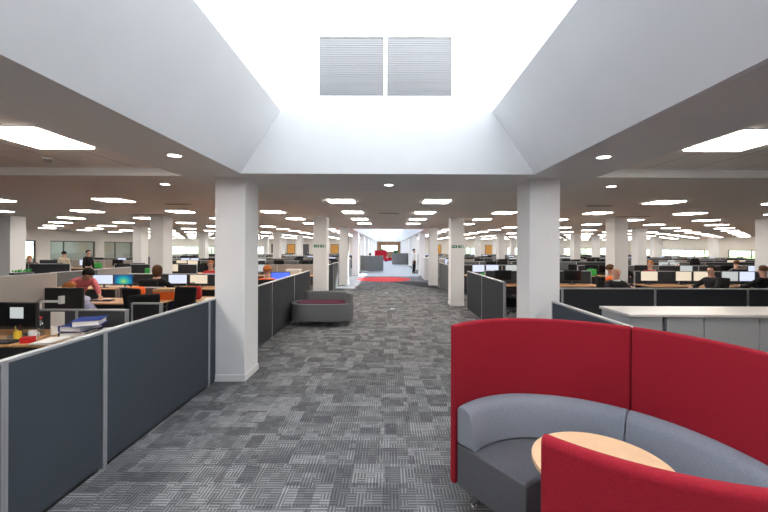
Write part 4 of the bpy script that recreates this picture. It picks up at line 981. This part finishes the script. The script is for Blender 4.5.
# people, left
person((-6.05, 7.25, 0), R(60), 'stand', 'person in pink shirt standing bent over, arm reaching to a seated colleague', 'pink', 'whitecloth', 'darkhair', lean=52, arm_to={-1: (-.25, -.55, .95), 1: (.12, -.72, .92)}, scale=.95)
person((-5.12, 6.55, 0), R(-75), 'sit', 'ginger haired person in pale lilac shirt bent over the desk', 'lilac', 'navy', 'ginger', lean=34, scale=.95)
person((-5.42, 8.78, 0), R(180), 'sit', 'person with long brown hair seated with back to the camera', 'blackcloth', 'navy', 'brown', 'long')
person((-5.55, 11.7, 0), R(10), 'sit', 'fair faced person seated just left of the near left column', 'redcloth', 'navy', 'ginger', 'short', chair='black office chair of the person just left of the near column')
person((-14.2, 16.4, 0), R(200), 'stand', 'person in pale top standing before the glass meeting room', 'cream', 'navy', 'darkhair', scale=.9)
person((-13.3, 16.6, 0), R(80), 'stand', 'person in dark suit standing beside the pale topped person', 'blackcloth', 'blackcloth', 'darkhair', scale=.93)
person((-15.9, 16.6, 0), R(30), 'sit', 'person in pink seated by the far left column', 'pink', 'navy', 'ginger', chair='black office chair of the person in pink by the far left column')
person((-2.9, 8.95, 0), R(-170), 'sit', 'orange haired person seated behind the aisle partition by the blue monitor', 'orange', 'navy', 'ginger', chair='black office chair of the orange haired person')
put('mon', -2.85, 9.9, DZ, R(10), 'bright blue monitor above the dark aisle partition', swap={'screen': 'scr_blue'})
# open shelf of files behind the aisle partition
put('desk', -3.2, 10.72, 0, 0, 'desk behind the aisle partition left of the exit sign column'); put('box', -2.7, 10.7, DZ, 0, 'lower pale box of files left of the exit sign column', swap={'carton': 'cream'}); put('box', -2.7, 10.7, DZ + .216, 0, 'upper pale box of files left of the exit sign column', swap={'carton': 'cream'})
# green planter on the left screens
t = thing('desk_plant', 'low green plant trough on the pale grey screen run', 'plant', (-8.75, 8.95, 1.11), R(90))
MB().box(-.25, .25, -.06, .06, 0, .05).obj('trough', 'dgrey', t)
b = MB(); rr = random.Random(4)
for k in range(40):
    x = rr.uniform(-.24, .24); a = rr.uniform(0, 6.28); l = rr.uniform(.05, .11)
    b.quad((x, 0, .05), (x + .02 * math.cos(a), .02 * math.sin(a), .08), (x + .04 * math.cos(a), .04 * math.sin(a), .05 + l), (x - .01, .01, .09))
b.obj('leaves', 'greenp', t)
# people, right
person((4.98, 8.25, 0), 0, 'sit', 'bald person in black sweater with white collar facing the camera', 'blackcloth', 'navy', hairstyle='bald', lean=3, scale=1.04, chair='black office chair of the bald person')
cl = MB().arc([(.05, -.012), (.085, -.03), (.09, -.02), (.055, .012)], 0, 360, 20).obj('collar', 'whitecloth', [o_ for o_ in C.objects if o_.get('label', '').startswith('bald person')][0], smooth=True); cl.location = (0, -.03, 1.06)
put('desk', 4.7, 7.35, 0, 0, 'desk in front of the bald person')
person((5.9, 10.0, 0), R(70), 'sit', 'person in orange top seated behind the bald person', 'orange', 'navy', 'brown', chair='black office chair of the person in orange')
person((9.0, 12.9, 0), R(-60), 'sit', 'person in red seated beside the wide right column', 'redcloth', 'navy', 'ginger', chair='black office chair of the person in red')
person((8.05, 12.8, 0), R(120), 'sit', 'person in dark clothes beside the person in red', 'blackcloth', 'navy', 'darkhair')
person((8.4, 9.75, 0), R(-80), 'sit', 'dark haired person in black shirt turned sideways before lit monitors', 'blackcloth', 'navy', 'darkhair', chair='black office chair of the sideways turned person')
person((9.75, 9.75, 0), R(190), 'sit', 'dark haired person in black at the right edge of view', 'blackcloth', 'navy', 'brown', chair='black office chair of the person at the right edge')
person((12.9, 13.9, 0), R(150), 'sit', 'person with brown hair between the right office rows', 'darkgrey', 'navy', 'brown', chair='black office chair of the person between the right office rows')
for i, (x, sm, l) in enumerate(((7.6, 'scr_cream', 'lit cream monitor right of the wide right column'), (8.6, 'scr_cream', 'lit cream monitor behind the sideways turned person, left screen'), (9.15, 'scr_cream', 'lit cream monitor behind the sideways turned person, right screen'), (9.95, 'scr_grey', 'lit grey monitor left of the person at the right edge'), (10.45, 'scr_white', 'lit white monitor at the right edge of view'))):
    put('mon', x, 10.95, DZ + .0, R((-2, 3, -6, 0, 4)[i]), l, swap={'screen': sm})
for i, x in enumerate((8.1, 9.7)): put('desk', x, 10.87, 0, 0, 'desk carrying the lit monitors of the right office, %s one' % ['left', 'right'][i])
# corridor people
person((1.72, 25.6, 0), R(60), 'stand', 'person in white shirt and dark trousers standing in the bright corridor', 'whitecloth', 'blackcloth', 'darkhair', scale=.97)
person((-1.35, 27.25, 0), R(180), 'sit', 'dark dressed person sitting inside the left grey booth', 'blackcloth', 'blackcloth', 'darkhair', scale=1.0)

for pr in list(P.values()) + [LP]:
    if pr is None: continue
    for k1 in kids(pr):
        for k2 in kids(k1): bpy.data.objects.remove(k2)
        bpy.data.objects.remove(k1)
    bpy.data.objects.remove(pr)
GR = {'ceiling light': 'square ceiling lights', 'column': 'white columns', 'partition': 'partition panels between the desks', 'desk': 'wood topped office desks', 'monitor': 'desk monitors',
      'chair': 'black office chairs', 'downlight': 'round downlights round the rooflight', 'exit sign': 'exit signs on the aisle columns', 'vent': 'louvred vents in the rooflight', 'air diffuser': 'ceiling air diffusers',
      'tree': 'trees outside the windows', 'binder': 'ring binders on the left desk', 'cabinet': 'storage cabinets', 'booth': 'curved booths', 'person': 'office workers', 'mug': 'mugs on the left desk',
      'paper': 'white papers', 'box': 'boxes on desks', 'bag': 'bags on desks', 'plant': 'plants', 'stool': 'red pouffes', 'keyboard': 'keyboards', 'floor plate': 'bright metal plates in the aisle'}
for o in C.objects:
    if o.parent is None and o.get('category') in GR and 'group' not in o: o['group'] = GR[o['category']]
# drop keys (they only serve this script)
if 'KEEP_KEYS' not in globals():
    for o in list(C.objects):
        if 'key' in o: del o['key']
